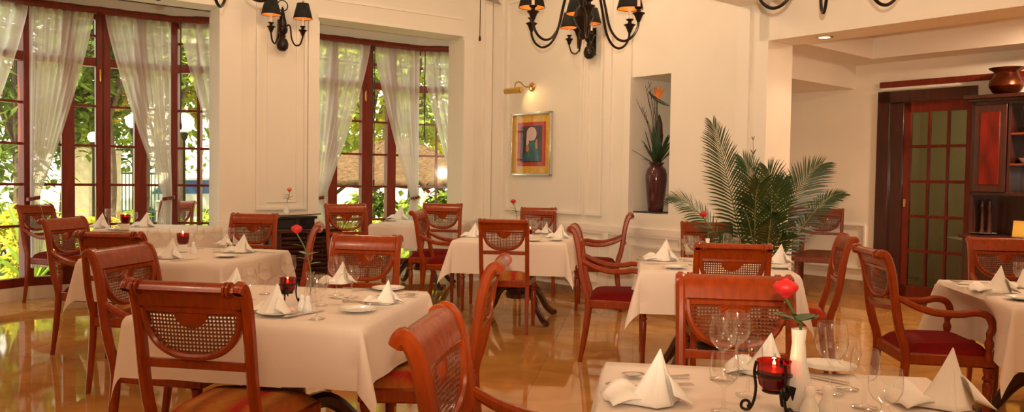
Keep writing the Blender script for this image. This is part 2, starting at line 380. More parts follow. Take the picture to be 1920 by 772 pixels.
def facet(name, a, b, z_sill, posts, muntz, thick=.09, stile=.05, door=None, top=2.96):
    """one glazed side of a bay: dark red frame with its panes; posts = [(distance from a, width)]"""
    d = (b-a); L = d.length; ex = d.normalized(); ey = Vector((-ex.y, ex.x, 0))
    fr = Fr((a.x, a.y), math.degrees(math.atan2(ex.x, ex.y)))
    mb = MB(); fr.box(mb, 0, L, -.06, .08, 0, .13); fr.box(mb, 0, L, -.04, .10, top, 3.22)
    root = struct(mb.build(name, 'trim', smooth=False))
    f = MB()
    fr.box(f, 0, L, -thick/2, thick/2, .13, .22); fr.box(f, 0, L, -thick/2, thick/2, top-.07, top)
    fr.box(f, 0, L, -thick/2-.01, thick/2, 2.40, 2.49)
    for x, w in posts: fr.box(f, x-w/2, x+w/2, -thick/2-.012, thick/2, .13, top)
    f.build('window_frame', 'frame', root, bevel=.006)
    g = MB(); xs = [x for x, w in posts]
    for z in muntz: fr.box(g, 0, L, -.014, .014, z-.013, z+.013)
    g.build('muntin', 'frame', root)
    q = MB(); fr.box(q, .01, L-.01, -.003, .003, .2, top-.05); q.build('pane', 'pane', root, smooth=False)
    return fr, root
MZ = [.74, 1.16, 1.57, 1.985, 2.72]
def dist(fr_a, px, y=BY): return FW.xat(px, y)-fr_a
fr1, r1 = facet('door_1', p1b, p1c, .13, [(.02, .07), (dist(x1L, 127), .12), (dist(x1L, 187), .085), (dist(x1L, 198), .085), (dist(x1L, 262), .12), ((p1c-p1b).length-.02, .07)], MZ)
hb = MB(); fr1.box(hb, dist(x1L, 185), dist(x1L, 188.5), -.075, -.055, 2.24, 2.37); hb.build('bolt', 'brass', r1, bevel=.004)
facet('window_1', p1a, p1b, .13, [(.35, .05), (.75, .05), (1.28, .06)], MZ)
facet('window_2', p1c, p1d, .13, [(.02, .05), (.27, .035), (.62, .06)], MZ)
fr2, r2 = facet('door_2', p2b, p2c, .13, [(.05, .06), (dist(x2L, 621), .12), (dist(x2L, 681), .085), (dist(x2L, 690), .085), (dist(x2L, 731), .12), ((p2c-p2b).length-.02, .06)], MZ)
hb = MB(); fr2.box(hb, dist(x2L, 679), dist(x2L, 682.5), -.075, -.055, 2.24, 2.37); hb.build('bolt', 'brass', r2, bevel=.004)
facet('window_3', p2c, p2d, .13, [(.02, .05), (.28, .03), (.62, .05)], MZ)

# mouldings of the panelled walls
def panel_frame(mb, fr, x0, x1, z0, z1, w=.026, d=.028):
    for a, b, c, e_ in ((x0, x1, z0, z0+w), (x0, x1, z1-w, z1), (x0, x0+w, z0+w, z1-w), (x1-w, x1, z0+w, z1-w)): fr.box(mb, a, b, -d, .002, c, e_)
mb = MB()
for px0, px1, d in ((409, 431, .05), (431, 450, .025), (576, 596, .03)):
    FW.box(mb, FW.xat(px0), FW.xat(px1), -d, 0, .8, 2.98)
FW.box(mb, OB1-.0, OB2L, -.06, 0, 0, .10); FW.box(mb, FW.xat(405), FW.xat(431), -.075, 0, .10, .80); FW.box(mb, FW.xat(866), FW.xat(884), -.03, 0, .0, 2.98); FW.box(mb, FW.xat(905), FW.xat(918), -.03, 0, .8, H)
FW.box(mb, FW.xat(431), OB2L, -.035, 0, .755, .80); FW.box(mb, FW.xat(866), 0, -.035, 0, .755, .80)
panel_frame(mb, FW, FW.xat(479), FW.xat(573), .92, 3.35); panel_frame(mb, FW, FW.xat(500), FW.xat(556), 1.0, 3.3, .008, .01)
panel_frame(mb, FW, FW.xat(436), FW.xat(592), .15, .70)
FW.box(mb, OB2L-.02, OB2R+.02, -.02, 0, 3.02, 3.06); FW.box(mb, OB2L, OB2R, -.02, 0, 3.22, 3.25); FW.box(mb, OB1L, OB1, -.02, 0, 3.0, 3.04)
FW.box(mb, OB1L, OB1, .3, .36, 3.0, 3.05)
struct(mb.build('trim_1', 'trim', smooth=False))
mb = MB()
FP.box(mb, .02, FP.xat(942), -.03, 0, .8, H); FP.box(mb, FP.xat(1136), FP.xat(1146), -.03, 0, 0, H); FP.box(mb, FP.xat(1172), NX0, -.03, 0, 0, H)
FP.box(mb, 0, CX1, -.028, 0, .71, .735); FP.box(mb, 0, CX1, -.035, 0, .735, .80); FP.box(mb, 0, CX1, -.025, 0, 0, .10)
panel_frame(mb, FP, FP.xat(950), FP.xat(1092), .90, 3.45); panel_frame(mb, FP, FP.xat(1100), FP.xat(1130), .90, 3.45)
panel_frame(mb, FP, FP.xat(950), FP.xat(1125), .17, .64, .018); panel_frame(mb, FP, FP.xat(1190), FP.xat(1370), .17, .62, .018)
FP.box(mb, FP.xat(1380), FP.xat(1403), -.03, 0, .8, H); FP.box(mb, FP.xat(1412), CX1, -.012, 0, .8, 2.55)
struct(mb.build('trim_2', 'trim', smooth=False))
mb = MB(); FP.box(mb, FP.xat(1403), CX1+.03, -.04, .42, 0, .80); struct(mb.build('trim_3', 'trim', bevel=.008))
mb = MB(); FB.box(mb, 2.1, FB.xat(1637), -.02, 0, 0, .17); struct(mb.build('baseboard_alcove', 'stone', smooth=False))
mb = MB(); panel_frame(mb, FB, 2.3, FB.xat(1500), .3, .82, .018); panel_frame(mb, FB, FB.xat(1512), FB.xat(1628), .3, .82, .018); struct(mb.build('trim_4', 'trim', smooth=False))
mb = MB(); FP.box(mb, 0, CX1, -.04, 0, 0, .09); struct(mb.build('baseboard_picture', 'stone', smooth=False))

# pelmets
def pelmet(name, pts, z0, z1, label):
    mb = MB(); off = []
    for i, p in enumerate(pts): off.append(p)
    secs = []
    path = []
    for a, b in zip(pts, pts[1:]):
        n = max(2, int((b-a).length/.06))
        path += [a.lerp(b, k/n) for k in range(n)]
    path.append(pts[-1])
    h = (z1-z0)/2
    path = [Vector((p.x, p.y, (z0+z1)/2)) for p in path]
    sec = [(h*math.cos(2*PI*k/10), .045*math.sin(2*PI*k/10)) for k in range(10)]
    mb.sweep(path, sec, (0, 0, 1), [1+.05*math.sin(i*1.9)+.04*math.sin(i*.83) for i in range(len(path))])
    return tag(mb.build(name, 'frame'), label, 'pelmet')
def inset(pts, d):
    out = []
    for i, p in enumerate(pts):
        t = (pts[min(i+1, len(pts)-1)]-pts[max(i-1, 0)]).normalized(); out.append(p+Vector((t.y, -t.x, 0))*d)
    return out
PL1 = inset([p1a, p1b, p1c, p1d], .13); PL2 = inset([p2b+(p2b-p2c).normalized()*.0, p2c, p2d], .13)
PEL1 = pelmet('curtain_pelmet', PL1, 2.93, 3.01, 'ruched dark red pelmet running round the wide bay with globe lamps outside')
PEL2 = pelmet('curtain_pelmet', PL2, 2.93, 3.01, 'ruched dark red pelmet across the narrower bay beside the wall sconce')

# ------------------------------------------------------------------ curtains
def curtain(a, b, tie, label, z_top=2.95, z_tie=1.02, z_bot=.32, folds=9):
    """sheer panel hanging from a to b and gathered at one end (tie 0 = at a, 1 = at b)"""
    ex = (b-a).normalized(); ey = Vector((-ex.y, ex.x, 0)); L = (b-a).length; ph = R.random()*6
    def fn(u, v):
        z = z_top+(z_bot-z_top)*v
        if z > z_tie:
            t = (z_top-z)/(z_top-z_tie); w = 1-(1-.13)*t**1.25
        else:
            t = (z_tie-z)/(z_tie-z_bot); w = .13+.17*min(1, t*1.6)
        c = (w*u if tie == 0 else 1-w*(1-u)); sway = .03*math.sin(PI*min(1, (z_top-z)/(z_top-z_tie)))
        amp = .018+.02*(1-w)
        y = amp*math.sin(u*folds*1.4*PI+ph)*(1+.4*math.sin(u*5+ph))+.009*math.sin(u*folds*3.9+2*ph+z*.8)
        hd = .012*math.sin(u*folds*4*PI) if z > z_top-.12 else 0
        return a+ex*(c*L+(sway if tie else -sway)*.0)+ey*(y+hd*.5)+Vector((0, 0, z))
    o = tag(MB().grid(fn, int(folds*9), 40).build('sheer_curtain', 'sheer', ang=180), label, 'curtain', 'white sheer curtains at the bay windows')
    e_ = a if tie == 0 else b; e_ = e_+ex*(.05 if tie == 0 else -.05)*L
    r = .065*L+.02
    tb = MB(); tb.sweep([e_+ex*(r*math.cos(k*PI/8))+ey*(.05*math.sin(k*PI/8))+Vector((0, 0, z_tie+.01*math.cos(k*PI/8))) for k in range(17)], rrect(.018, .004), (0, 0, 1))
    tb.build('tieback', 'frame', o)
    return o
def on1(px, y=BY-.12): return FW.p(FW.xat(px, y), y)
q1 = inset([p1a, p1b, p1c, p1d], .10); q2 = inset([p2b, p2c, p2d], .10)
def seg(p, q, f): return p.lerp(q, f)
curtain(seg(q1[0], q1[1], .35), seg(q1[0], q1[1], .985), 0, 'sheer curtain at the photo edge of the wide bay', folds=8)
curtain(on1(56), on1(177), 0, 'sheer curtain in the wide bay tied beside the first cane armchair', folds=11)
curtain(on1(197), on1(322), 1, 'sheer curtain in the wide bay tied behind the small window chair', folds=11)
curtain(seg(q1[2], q1[3], .05), seg(q1[2], q1[3], .88), 1, 'narrow sheer curtain of the wide bay gathered beside the panelled pier', folds=7)
y2 = BY-.12
curtain(on1(594), on1(692), 0, 'sheer curtain of the narrower bay tied beside the sideboard', folds=9)
curtain(on1(701), on1(783), 1, 'sheer curtain of the narrower bay tied above the far table', folds=9)
curtain(seg(q2[1], q2[2], .03), seg(q2[1], q2[2], .62), 1, 'sheer curtain of the narrower bay gathered at the room corner', folds=7)
for px, yb, pl_ in ((701, 345, PEL2), (697, 335, PEL2), (795, 255, PEL2), (339, 240, PEL1), (181, 120, PEL1)):
    p = on1(px, BY-.2); zb = aty(px, yb, p.y).z; mb = MB(); mb.tube([p+Vector((0, 0, 2.94)), p+Vector((0, 0, zb))], .006, 6); mb.lathe([(.004, 0), (.012, .02), (.012, .06), (.005, .09)], 8, p+Vector((0, 0, zb-.02)))
    mb.build('cord', 'twig', pl_)

# ------------------------------------------------------------------ chairs
PROF = smoothpts([(0, -.050, 0), (0, -.028, .14), (0, -.010, .28), (0, .0, .40), (0, -.006, .47), (0, -.030, .55), (0, -.047, .63), (0, -.060, .72), (0, -.071, .80), (0, -.083, .86), (0, -.098, .91), (0, -.115, .938), (0, -.134, .944), (0, -.146, .926)], 4)
def py(z):
    for a, b in zip(PROF, PROF[1:]):
        if a.z <= z <= b.z: return a.y+(b.y-a.y)*(z-a.z)/(b.z-a.z+1e-9)
    return -.12
TURN = [(.014, 0), (.017, .02), (.015, .04), (.020, .20), (.023, .30), (.017, .315), (.026, .325), (.026, .335), (.018, .345), (.024, .37), (.024, .385)]
def make_chair(arms, wood, canem, seat, w):
    def mk():
        t = thing('armchair' if arms else 'dining_chair', '-', 'chair'); hw = w/2; sd = .42; fw = hw+.035
        for s in (-1, 1):
            mb = MB(); mb.sweep([Vector((s*hw, p.y, p.z)) for p in PROF], rrect(.017, .021, .3), (1, 0, 0), [.75+.25*min(1, p.z/.3) if p.z < .8 else max(.7, 1-max(0, i-47)*.04) for i, p in enumerate(PROF)])
            mb.build('rear_leg', wood, t)
            mb = MB(); mb.lathe(TURN, 12, (s*(fw-.02), sd-.03, 0)); mb.build('front_leg', wood, t)
        # top rail follows the scroll
        top = [p for p in PROF if p.z > .862 or p.y < -.125]; prof = []
        mb = MB(); n = len(top)
        for x in (-hw-.012, hw+.012):
            for k, p in enumerate(top):
                q = top[min(k+1, n-1)]-top[max(k-1, 0)]; nr = Vector((0, -q.z, q.y)).normalized()
                prof.append(Vector((x, p.y, p.z))+nr*.013); prof.append(Vector((x, p.y, p.z))-nr*.013)
        m2 = 2*n; fs = []
        for k in range(n-1):
            a, b, c, d = 2*k, 2*k+2, m2+2*k+2, m2+2*k
            fs += [(a, b, c, d), (a+1, d+1, c+1, b+1), (a, a+1, b+1, b), (d, c, c+1, d+1)]
        fs += [(0, m2, m2+1, 1), (m2-2, m2-1, 2*m2-1, 2*m2-2)]
        mb.add(prof, fs)
        for s in (-1, 1):                                   # ringed ends
            for dx in (.03, .042):
                mb.sweep([Vector((s*(hw-dx)+o, top[-4].y, top[-4].z-.004)) for o in (-.004, .004)], [(.026*math.cos(k*PI/6), .026*math.sin(k*PI/6)) for k in range(12)], (0, 1, 0))
        mb.build('top_rail', wood, t, ang=50)
        # shield: cane, its frame and the carved fan
        zt, hz, hx, e = .868, .160, hw-.022, .82
        def edge(th): c_, s_ = math.cos(th), math.sin(th); return math.copysign(abs(c_)**e, c_)*hx, zt-hz*abs(s_)**e
        def zb(u): return zt-hz*max(0, 1-min(1, abs(u))**(2/e))**(e/2)
        mb = MB(); mb.grid(lambda u, v: (hx*(2*u-1), py(zt+.004+(zb(2*u-1)-zt)*v)-.012*(1-(2*u-1)**2), zt+.004+(zb(2*u-1)-zt)*v), 28, 8)
        mb.build('cane_panel', canem, t, ang=180)
        mb = MB(); pts = []
        for k in range(37):
            x, z = edge(PI*k/36); pts.append(Vector((x*.985, py(z)-.012*(1-(x/hx)**2), z)))
        mb.sweep(pts, rrect(.016, .011, .3), (0, 1, .25))
        mb.sweep([Vector((hx*.98*k, py(.862)-.012*(1-k*k), .862)) for k in (-1, -.5, 0, .5, 1)], rrect(.012, .011), (0, 0, 1))
        mb.build('panel_frame', wood, t)
        mb = MB()
        for s in (-1, 1):
            def fan(u, v):
                a = PI+PI*u; r = .062*v; z = .862+r*math.sin(a); x = r*math.cos(a)
                return (x, py(z)-.012+s*(.009*math.sin(PI*min(1, .25+v*.75))+.0035*v*math.cos(22*a)*(1 if v < .95 and s > 0 else 0)), z)
            mb.grid(fan, 44, 7)
        mb.build('fan_carving', wood, t, ang=60)
        mb = MB()
        if arms:
            mb.sweep(smoothpts([(-hw, py(.665), .675), (-hw*.5, py(.665)-.02, .665), (0, py(.665)-.03, .66), (hw*.5, py(.665)-.02, .665), (hw, py(.665), .675)], 4), rrect(.015, .011), (0, 0, 1))
        else: mb.box((0, py(.675), .678), (2*hw-.02, .02, .030))
        mb.build('cross_rail', wood, t, bevel=0 if arms else .004)
        mb = MB(); P = [(-hw+.0, -.012), (hw, -.012), (fw, sd), (-fw, sd)]
        mb.prism(P, .385, .445); mb.build('seat_frame', wood, t, bevel=.008)
        def cu(sgn):
            def f(u, v):
                x = (2*u-1); y = .012+(sd-.02)*v; ww = (hw-.012)+(fw-hw)*v
                d = (1-abs(x)**5)*(1-abs(2*v-1)**5)
                return (x*ww, y, .445+(.062*max(0, d)**.55 if sgn else 0))
            return f
        mb = MB(); mb.grid(cu(1), 16, 14); mb.build('seat_cushion', seat, t, ang=60)
        if arms:
            for s in (-1, 1):
                path = smoothpts([(s*hw, py(.72)+.01, .725), (s*(hw+.004), .03, .685), (s*(hw+.012), .13, .655), (s*(hw+.022), .24, .652), (s*(hw+.032), .315, .664), (s*(hw+.036), .372, .648), (s*(hw+.036), .396, .60), (s*(hw+.036), .384, .555)], 5)
                mb = MB(); mb.sweep(path, rrect(.016, .018, .3), (1, 0, 0), [.8+.2*min(1, i/8) for i in range(len(path))]); mb.build('arm', wood, t)
                mb = MB(); mb.lathe([(.017, .42), (.019, .455), (.013, .475), (.021, .50), (.022, .515), (.014, .535), (.017, .56)], 12, (s*(hw+.036), .382, 0)); mb.build('arm_post', wood, t)
        return t
    return mk
KIND = {'side': make_chair(0, 'wood', 'cane', 'seat_gold', .385), 'arm': make_chair(1, 'wood', 'cane', 'seat_red', .41),
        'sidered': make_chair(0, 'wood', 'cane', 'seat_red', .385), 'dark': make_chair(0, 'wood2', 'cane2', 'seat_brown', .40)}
def chair(kind, a, b, yaw, label, group, dz=0, scale=1, shift=(0, 0)):
    """a, b: photo pixels of the two ends of the top rail; yaw: heading of the seat, clockwise from +Y"""
    zt = .95*scale
    p = (atz(*a, zt+dz)+atz(*b, zt+dz))/2; t = math.radians(yaw)
    return place('chair_'+kind, KIND[kind], label, 'chair', (p.x+.125*math.sin(t)*scale+shift[0], p.y+.125*math.cos(t)*scale+shift[1], 0), -t, group, scale)
SIDE, ARM = 'side chairs with cane shield backs', 'cane-backed armchairs'
chair('side', (234, 526), (462, 538), 10, 'cherry side chair with gold striped seat pushed under the near window-side table', SIDE)
chair('arm', (155, 474), (284, 457), 99, 'cherry cane armchair standing left of the near window-side table', ARM)
chair('side', (139, 436), (272, 438), 8, 'dark cherry chair half hidden behind the armchair of the near window-side table', SIDE)
chair('arm', (74, 415), (156, 406), 99, 'cane armchair with red seat turned to the middle window-side table', ARM)
chair('arm', (32, 387), (94, 383), 104, 'cane armchair against the window at the edge of the photo', ARM)
chair('sidered', (300, 378), (367, 377), 186, 'small chair with its back to the wide bay window, beyond the bay table', SIDE, scale=1.02)
chair('side', (431, 402), (524, 402), 184, 'chair facing out behind the middle window-side table, back to the panelled pier', SIDE)
chair('side', (568, 427), (622, 418), 258, 'chair seen between the sideboard and the red rose of the near table', SIDE)
chair('sidered', (622, 441), (757, 445), 189, 'cane chair behind the near window-side table, facing the camera', ARM)
chair('arm', (727, 634), (826, 572), 98, 'closest armchair with glossy scrolled rail cut by the bottom of the photo', ARM, shift=(.025, 0))
chair('side', (922, 499), (950, 479), 275, 'side chair with gold striped seat seen edge-on in the middle aisle', SIDE)
chair('side', (895, 412), (993, 414), 7, 'side chair seen from behind at the table facing the picture', SIDE)
chair('arm', (766, 400), (797, 392), 98, 'armchair with red seat between the far bay table and the table facing the picture', ARM)
chair('arm', (1064, 429), (1085, 420), 98, 'armchair with red seat drawn up to the left of the table beside the palm', ARM)
chair('arm', (1178, 405), (1186, 399), 278, 'armchair seen edge-on below the niche with the plum vase', ARM)
chair('sidered', (973, 390), (1047, 391), 186, 'chair under the picture with its back to the wall', SIDE)
chair('side', (1303, 458), (1447, 460), 8, 'side chair seen from behind at the table beside the palm', SIDE)
chair('side', (1271, 517), (1483, 522), 187, 'cane chair with carved fan facing the camera across the nearest table', SIDE)
chair('sidered', (1272, 417), (1376, 419), 184, 'chair in front of the potted palm facing the camera', SIDE)
chair('side', (1606, 449), (1575, 439), 283, 'side chair with gold seat seen from the side before the alcove wall', SIDE)
chair('arm', (1612, 460), (1650, 474), 96, 'armchair with red seat drawn up to the table before the hutch', ARM)
chair('arm', (1813, 446), (1950, 450), 190, 'armchair behind the table before the hutch, facing the camera', ARM)
chair('sidered', (815, 377), (874, 378), 187, 'chair beyond the far bay table with its back to the window', SIDE, scale=1.05, shift=(0, -1.05))
chair('sidered', (645, 378), (690, 376), 150, 'chair seen against the glazed doors left of the far bay table', SIDE, scale=1.05, shift=(.12, -1.2))
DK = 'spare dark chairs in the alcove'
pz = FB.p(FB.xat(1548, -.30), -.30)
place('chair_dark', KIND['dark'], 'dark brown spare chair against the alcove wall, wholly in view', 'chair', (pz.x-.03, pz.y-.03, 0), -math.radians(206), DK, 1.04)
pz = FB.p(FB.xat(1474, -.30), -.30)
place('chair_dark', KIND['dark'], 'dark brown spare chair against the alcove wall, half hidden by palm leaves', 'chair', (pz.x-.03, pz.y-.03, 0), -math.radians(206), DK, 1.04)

# ------------------------------------------------------------------ tables and cloths
YAW = math.radians(9); TEX = Vector((math.cos(YAW), -math.sin(YAW), 0)); TEY = Vector((math.sin(YAW), math.cos(YAW), 0))
def make_table(S):
    def mk():
        t = thing('dining_table', '-', 'table'); h = S/2-.01
        MB().box((0, 0, .728), (2*h, 2*h, .030)).build('tabletop', 'dark', t, bevel=.006)
        MB().lathe([(.09, .20), (.10, .24), (.06, .30), (.05, .40), (.065, .50), (.05, .58), (.10, .70), (.12, .714)], 16).build('column', 'dark', t)
        for k in range(4):
            a = PI/4+k*PI/2; d = Vector((math.cos(a), math.sin(a), 0))
            pts = smoothpts([d*.05+Vector((0, 0, .30)), d*.16+Vector((0, 0, .31)), d*.27+Vector((0, 0, .22)), d*.35+Vector((0, 0, .10)), d*.42+Vector((0, 0, .035)), d*.47+Vector((0, 0, .03))], 4)
            mb = MB(); mb.sweep(pts, rrect(.028, .032, .3), (-d.y, d.x, 0), [1.15-.45*i/(len(pts)-1) for i in range(len(pts))]); mb.build('leg', 'dark', t)
        return t
    return mk
def cloth(S, drop, seed, label, loc, flare=None, dent=None):
    rr = random.Random(seed); t = S/2; ph = [rr.random()*6 for _ in range(8)]; fl = flare or [.16+.2*rr.random() for _ in range(4)]
    na, nb = 14, 10
    ax = [-t-drop*(1-k/nb) for k in range(nb)]+[-t+2*t*k/na for k in range(na+1)]+[t+drop*(k+1)/nb for k in range(nb)]
    rad = .012
    def fall(d):                      # rounded edge: (outward, down) for cloth length d past the edge
        q = rad*PI/2
        if d < q: a = d/rad; return rad*math.sin(a), rad*(1-math.cos(a))
        return rad, rad+(d-q)
    def f(u, v):
        cu, cv = max(-t, min(t, u)), max(-t, min(t, v)); du, dv = u-cu, v-cv
        if du == 0 and dv == 0: return (u, v, .752+.0012*math.sin(9*u+ph[0])*math.sin(8*v+ph[1]))
        r = math.hypot(du, dv); n = Vector((du/r, dv/r, 0)); o, dn = fall(r)
        k = 0
        if du and dv:
            a = math.atan2(abs(dv), abs(du)); wgt = math.sin(2*a); ci = (1 if u > 0 else 0)+(2 if v > 0 else 0)
            g = .07+fl[ci]*wgt**1.3
        else:
            s = (v if du else u); sd = (0 if u > 0 else 1) if du else (2 if v > 0 else 3)
            edge = abs(s)/t
            g = .07+.035*math.sin(s*11+ph[sd])*min(1, (1-edge)*4)+.03*math.sin(s*23+ph[sd+4])*min(1, (1-edge)*4)
        L = math.hypot(1, g); out = o+dn*g/L
        if dent and u < -t and not dv: out -= dent[1]*math.exp(-((v-dent[0])/dent[2])**4)*min(1, max(0, (dn-.03)/.10))
        return (cu+n.x*out, cv+n.y*out, .752-dn/L)
    n = len(ax); vs = [f(u, v) for v in ax for u in ax]
    fs = [(j*n+i, j*n+i+1, (j+1)*n+i+1, (j+1)*n+i) for j in range(n-1) for i in range(n-1)]
    o = MB().add(vs, fs).build('tablecloth', 'cloth', ang=60); o.location = loc; o.rotation_euler = (0, 0, -YAW)
    return tag(o, label, 'tablecloth', 'white tablecloths')
TAB = {1: ((-.93, 3.41), .93, 'near window-side table'), 2: ((-2.16, 5.38), .95, 'middle window-side table'), 3: ((-3.46, 7.95), .90, 'wide bay table'),
       4: ((.05, 7.33), .98, 'table facing the picture'), 5: ((1.31, 5.2), .92, 'table beside the palm'), 6: ((.665, 1.87), .90, 'nearest table'),
       7: ((2.86, 4.05), .95, 'table before the hutch'), 8: ((-1.06, 9.42), .95, 'far bay table')}
for k, (c, S, n) in TAB.items():
    where = {1: 'between the closest gold-seated chair and the aisle', 2: 'behind the dark cherry chair', 3: 'standing in the wide bay', 4: 'standing under the picture lamp', 5: 'standing in front of the potted palm', 6: 'cut off by the bottom of the photo', 7: 'standing before the dark hutch', 8: 'standing in the narrower bay'}[k]
    place('table%.2f' % S, make_table(S), 'dark pedestal table under white cloth '+where, 'table', (*c, 0), -YAW, 'pedestal dining tables')
    cloth(S, {1: .235, 4: .29, 7: .31}.get(k, .265), k*3+1, 'white cloth draped over the table '+where, (*c, 0), {1: [.06, .30, .2, .2], 5: [.25, .2, .2, .1], 7: [.16, .3, .25, .2]}.get(k), {7: (.10, .15, .33)}.get(k))

# ------------------------------------------------------------------ tableware
ZT = .754
def spot(px, y): p = atz(px, y, ZT); return p
NEAR = {}
def which(p): return min(TAB, key=lambda k: (TAB[k][0][0]-p.x)**2+(TAB[k][0][1]-p.y)**2)
def napkin_mk():
    mb = MB(); A = Vector((.018, .0, .118))               # peak of the folded napkin
    ring = [(-.075, -.012), (-.012, -.062), (.030, -.048), (.072, .004), (.040, .042), (-.02, .032)]; n = len(ring)
    for i in range(n):
        p, q = Vector((*ring[i], .002)), Vector((*ring[(i+1) % n], .002)); m_ = (p+q)/2; pull = .20 if i % 2 == 0 else -.06
        def f(u, v, p=p, q=q, pull=pull):
            b = p.lerp(q, u); w = math.sin(PI*u)*pull*math.sin(PI*min(1, v*.85+.1)); e = b.lerp(A, v)
            return e.lerp(Vector((A.x*.6, A.y*.6, e.z)), w)+Vector((0, 0, -.012*math.sin(PI*v)))
        mb.grid(f, 6, 8)
    mb.grid(lambda u, v: (-.105+.10*u, -.045+.095*v+.025*u, .006+.03*math.sin(PI*u)*(.3+.7*v)+.004*math.sin(7*v)), 8, 8)
    mb.grid(lambda u, v: (.030+.048*u, -.055+.080*v-.02*u*v, .004+.060*(1-u)**.8*math.sin(PI*(.12+.76*v))), 8, 8)
    return mb.build('folded_napkin', 'napkin', ang=28, solid=.0025)
def plate_mk(): return MB().lathe([(.0, .004), (.045, .004), (.052, .008), (.078, .013), (.079, .016), (.052, .011), (.045, .008), (0, .008)], 32).build('side_plate', 'china', ang=60)
def knife_mk():
    t = thing('table_knife', '-', 'knife')
    mb = MB(); mb.sweep([(-.11, 0, .006), (-.10, 0, .007), (-.05, 0, .006), (-.01, 0, .005)], rrect(.004, .008), (0, 0, 1), [.7, 1.1, .9, .6]); mb.build('handle', 'silver', t)
    MB().prism([(-.01, -.006), (.07, -.008), (.105, -.004), (.112, .004), (.10, .007), (-.01, .006)], .003, .005).build('blade', 'silver', t); return t
def fork_mk():
    t = thing('table_fork', '-', 'fork')
    mb = MB(); mb.sweep(smoothpts([(-.105, 0, .008), (-.06, 0, .006), (0, 0, .010), (.035, 0, .013)], 4), rrect(.0016, .006), (0, 0, 1), [1.2-.045*i for i in range(13)]); mb.build('handle', 'silver', t)
    mb = MB(); mb.prism([(.03, -.004), (.045, -.012), (.060, -.012), (.060, .012), (.045, .012), (.03, .004)], .011, .013)
    for k in range(4): mb.box((.078, -.0105+.007*k, .012), (.04, .0035, .002))
    mb.build('tines', 'silver', t); return t
def spoon_mk():
    t = thing('dessert_spoon', '-', 'spoon')
    mb = MB(); mb.sweep(smoothpts([(-.10, 0, .008), (-.05, 0, .006), (.03, 0, .010)], 4), rrect(.0016, .006), (0, 0, 1), [1.2-.07*i for i in range(9)]); mb.build('handle', 'silver', t)
    mb = MB(); mb.grid(lambda u, v: (.058+.032*v*math.cos(2*PI*u), .02*v*math.sin(2*PI*u), .004+.008*v*v), 18, 5); mb.build('bowl', 'silver', t, solid=.0015); return t
def glass_mk(name, prof):
    def mk(): return MB().lathe(prof, 26, close=False).build(name, 'glass', ang=70)
    return mk
WINE = [(0, .001), (.033, .001), (.034, .003), (.012, .008), (.0045, .016), (.004, .075), (.007, .082), (.022, .092), (.035, .108), (.040, .128), (.038, .15), (.033, .178)]
WINES = [(0, .001), (.030, .001), (.031, .003), (.010, .008), (.0042, .015), (.004, .058), (.007, .064), (.021, .073), (.032, .088), (.035, .105), (.033, .125), (.029, .145)]
TUMB = [(0, .001), (.026, .001), (.028, .003), (.012, .007), (.008, .018), (.012, .026), (.030, .038), (.040, .058), (.041, .08), (.038, .115)]
M['redglass'] = glassy('ruby_glass', (.60, .015, .012))
M['rubybody'] = mat('ruby_wax', (.26, .004, .004), .3, coat=.5)
def candle_mk():
    t = thing('candle_holder', '-', 'candle holder')
    MB().lathe([(.004, .052), (.022, .054), (.032, .066), (.036, .09), (.035, .112), (.037, .118)], 22, close=False).build('glass_cup', 'redglass', t)
    MB().lathe([(.0, .056), (.021, .057), (.030, .068), (.033, .088), (.0325, .098), (0, .099)], 18).build('candle', 'rubybody', t)
    MB().lathe([(.0, .100), (.004, .103), (.0035, .110), (.0, .120)], 8).build('flame', 'flame', t)
    mb = MB(); mb.tube([(.037*math.cos(2*PI*k/20), .037*math.sin(2*PI*k/20), .088) for k in range(21)], .003, 6)
    mb.tube([(.022*math.cos(2*PI*k/16), .022*math.sin(2*PI*k/16), .052) for k in range(17)], .0035, 6); mb.build('ring', 'iron', t)
    for k in range(3):
        a = 2*PI*k/3+.5; d = Vector((math.cos(a), math.sin(a), 0)); q = []
        q += [d*.037+Vector((0, 0, .115)), d*.041+Vector((0, 0, .09)), d*.037+Vector((0, 0, .06)), d*.040+Vector((0, 0, .03)), d*.050+Vector((0, 0, .008))]
        for j in range(1, 9): b = -PI/2+j*.75; q.append(d*(.056+.013*(1-j*.08)*math.cos(b))+Vector((0, 0, .018+.013*(1-j*.08)*math.sin(b))))
        mb = MB(); mb.tube(smoothpts(q, 3), .0034, 6); mb.build('leg', 'iron', t)
    mb = MB()
    for k, (a, s) in enumerate(((.0, 1), (.5, .75), (-.5, .75))):
        mb.add([(0, -.040, .075), (.016*s*math.cos(a)+.02*a, -.047, .068+.0*s), (.03*a, -.044, .04-.0*s), (-.016*s*math.cos(a)+.02*a, -.047, .068)], [(0, 1, 2, 3)])
    mb.build('vine_leaf', 'iron', t, solid=.003)
    l = bpy.data.lights.new('candle_light', 'POINT'); l.energy = .18; l.color = (1, .5, .2); l.shadow_soft_size = .005
    lo = bpy.data.objects.new('candle_light', l); C.objects.link(lo); lo.parent = t; lo.location = (0, 0, .126); return t
def cube_candle_mk():
    t = thing('candle_holder', '-', 'candle holder')
    MB().box((0, 0, .022), (.05, .05, .042)).build('base', 'china', t, bevel=.004)
    MB().lathe([(.020, .043), (.028, .05), (.032, .075), (.033, .10), (.035, .104)], 20, close=False).build('glass_cup', 'redglass', t)
    MB().lathe([(0, .046), (.026, .052), (.030, .075), (.030, .088), (0, .089)], 16).build('candle', 'rubybody', t)
    MB().lathe([(.0, .090), (.005, .095), (.004, .104), (.0, .118)], 8).build('flame', 'flame', t); return t
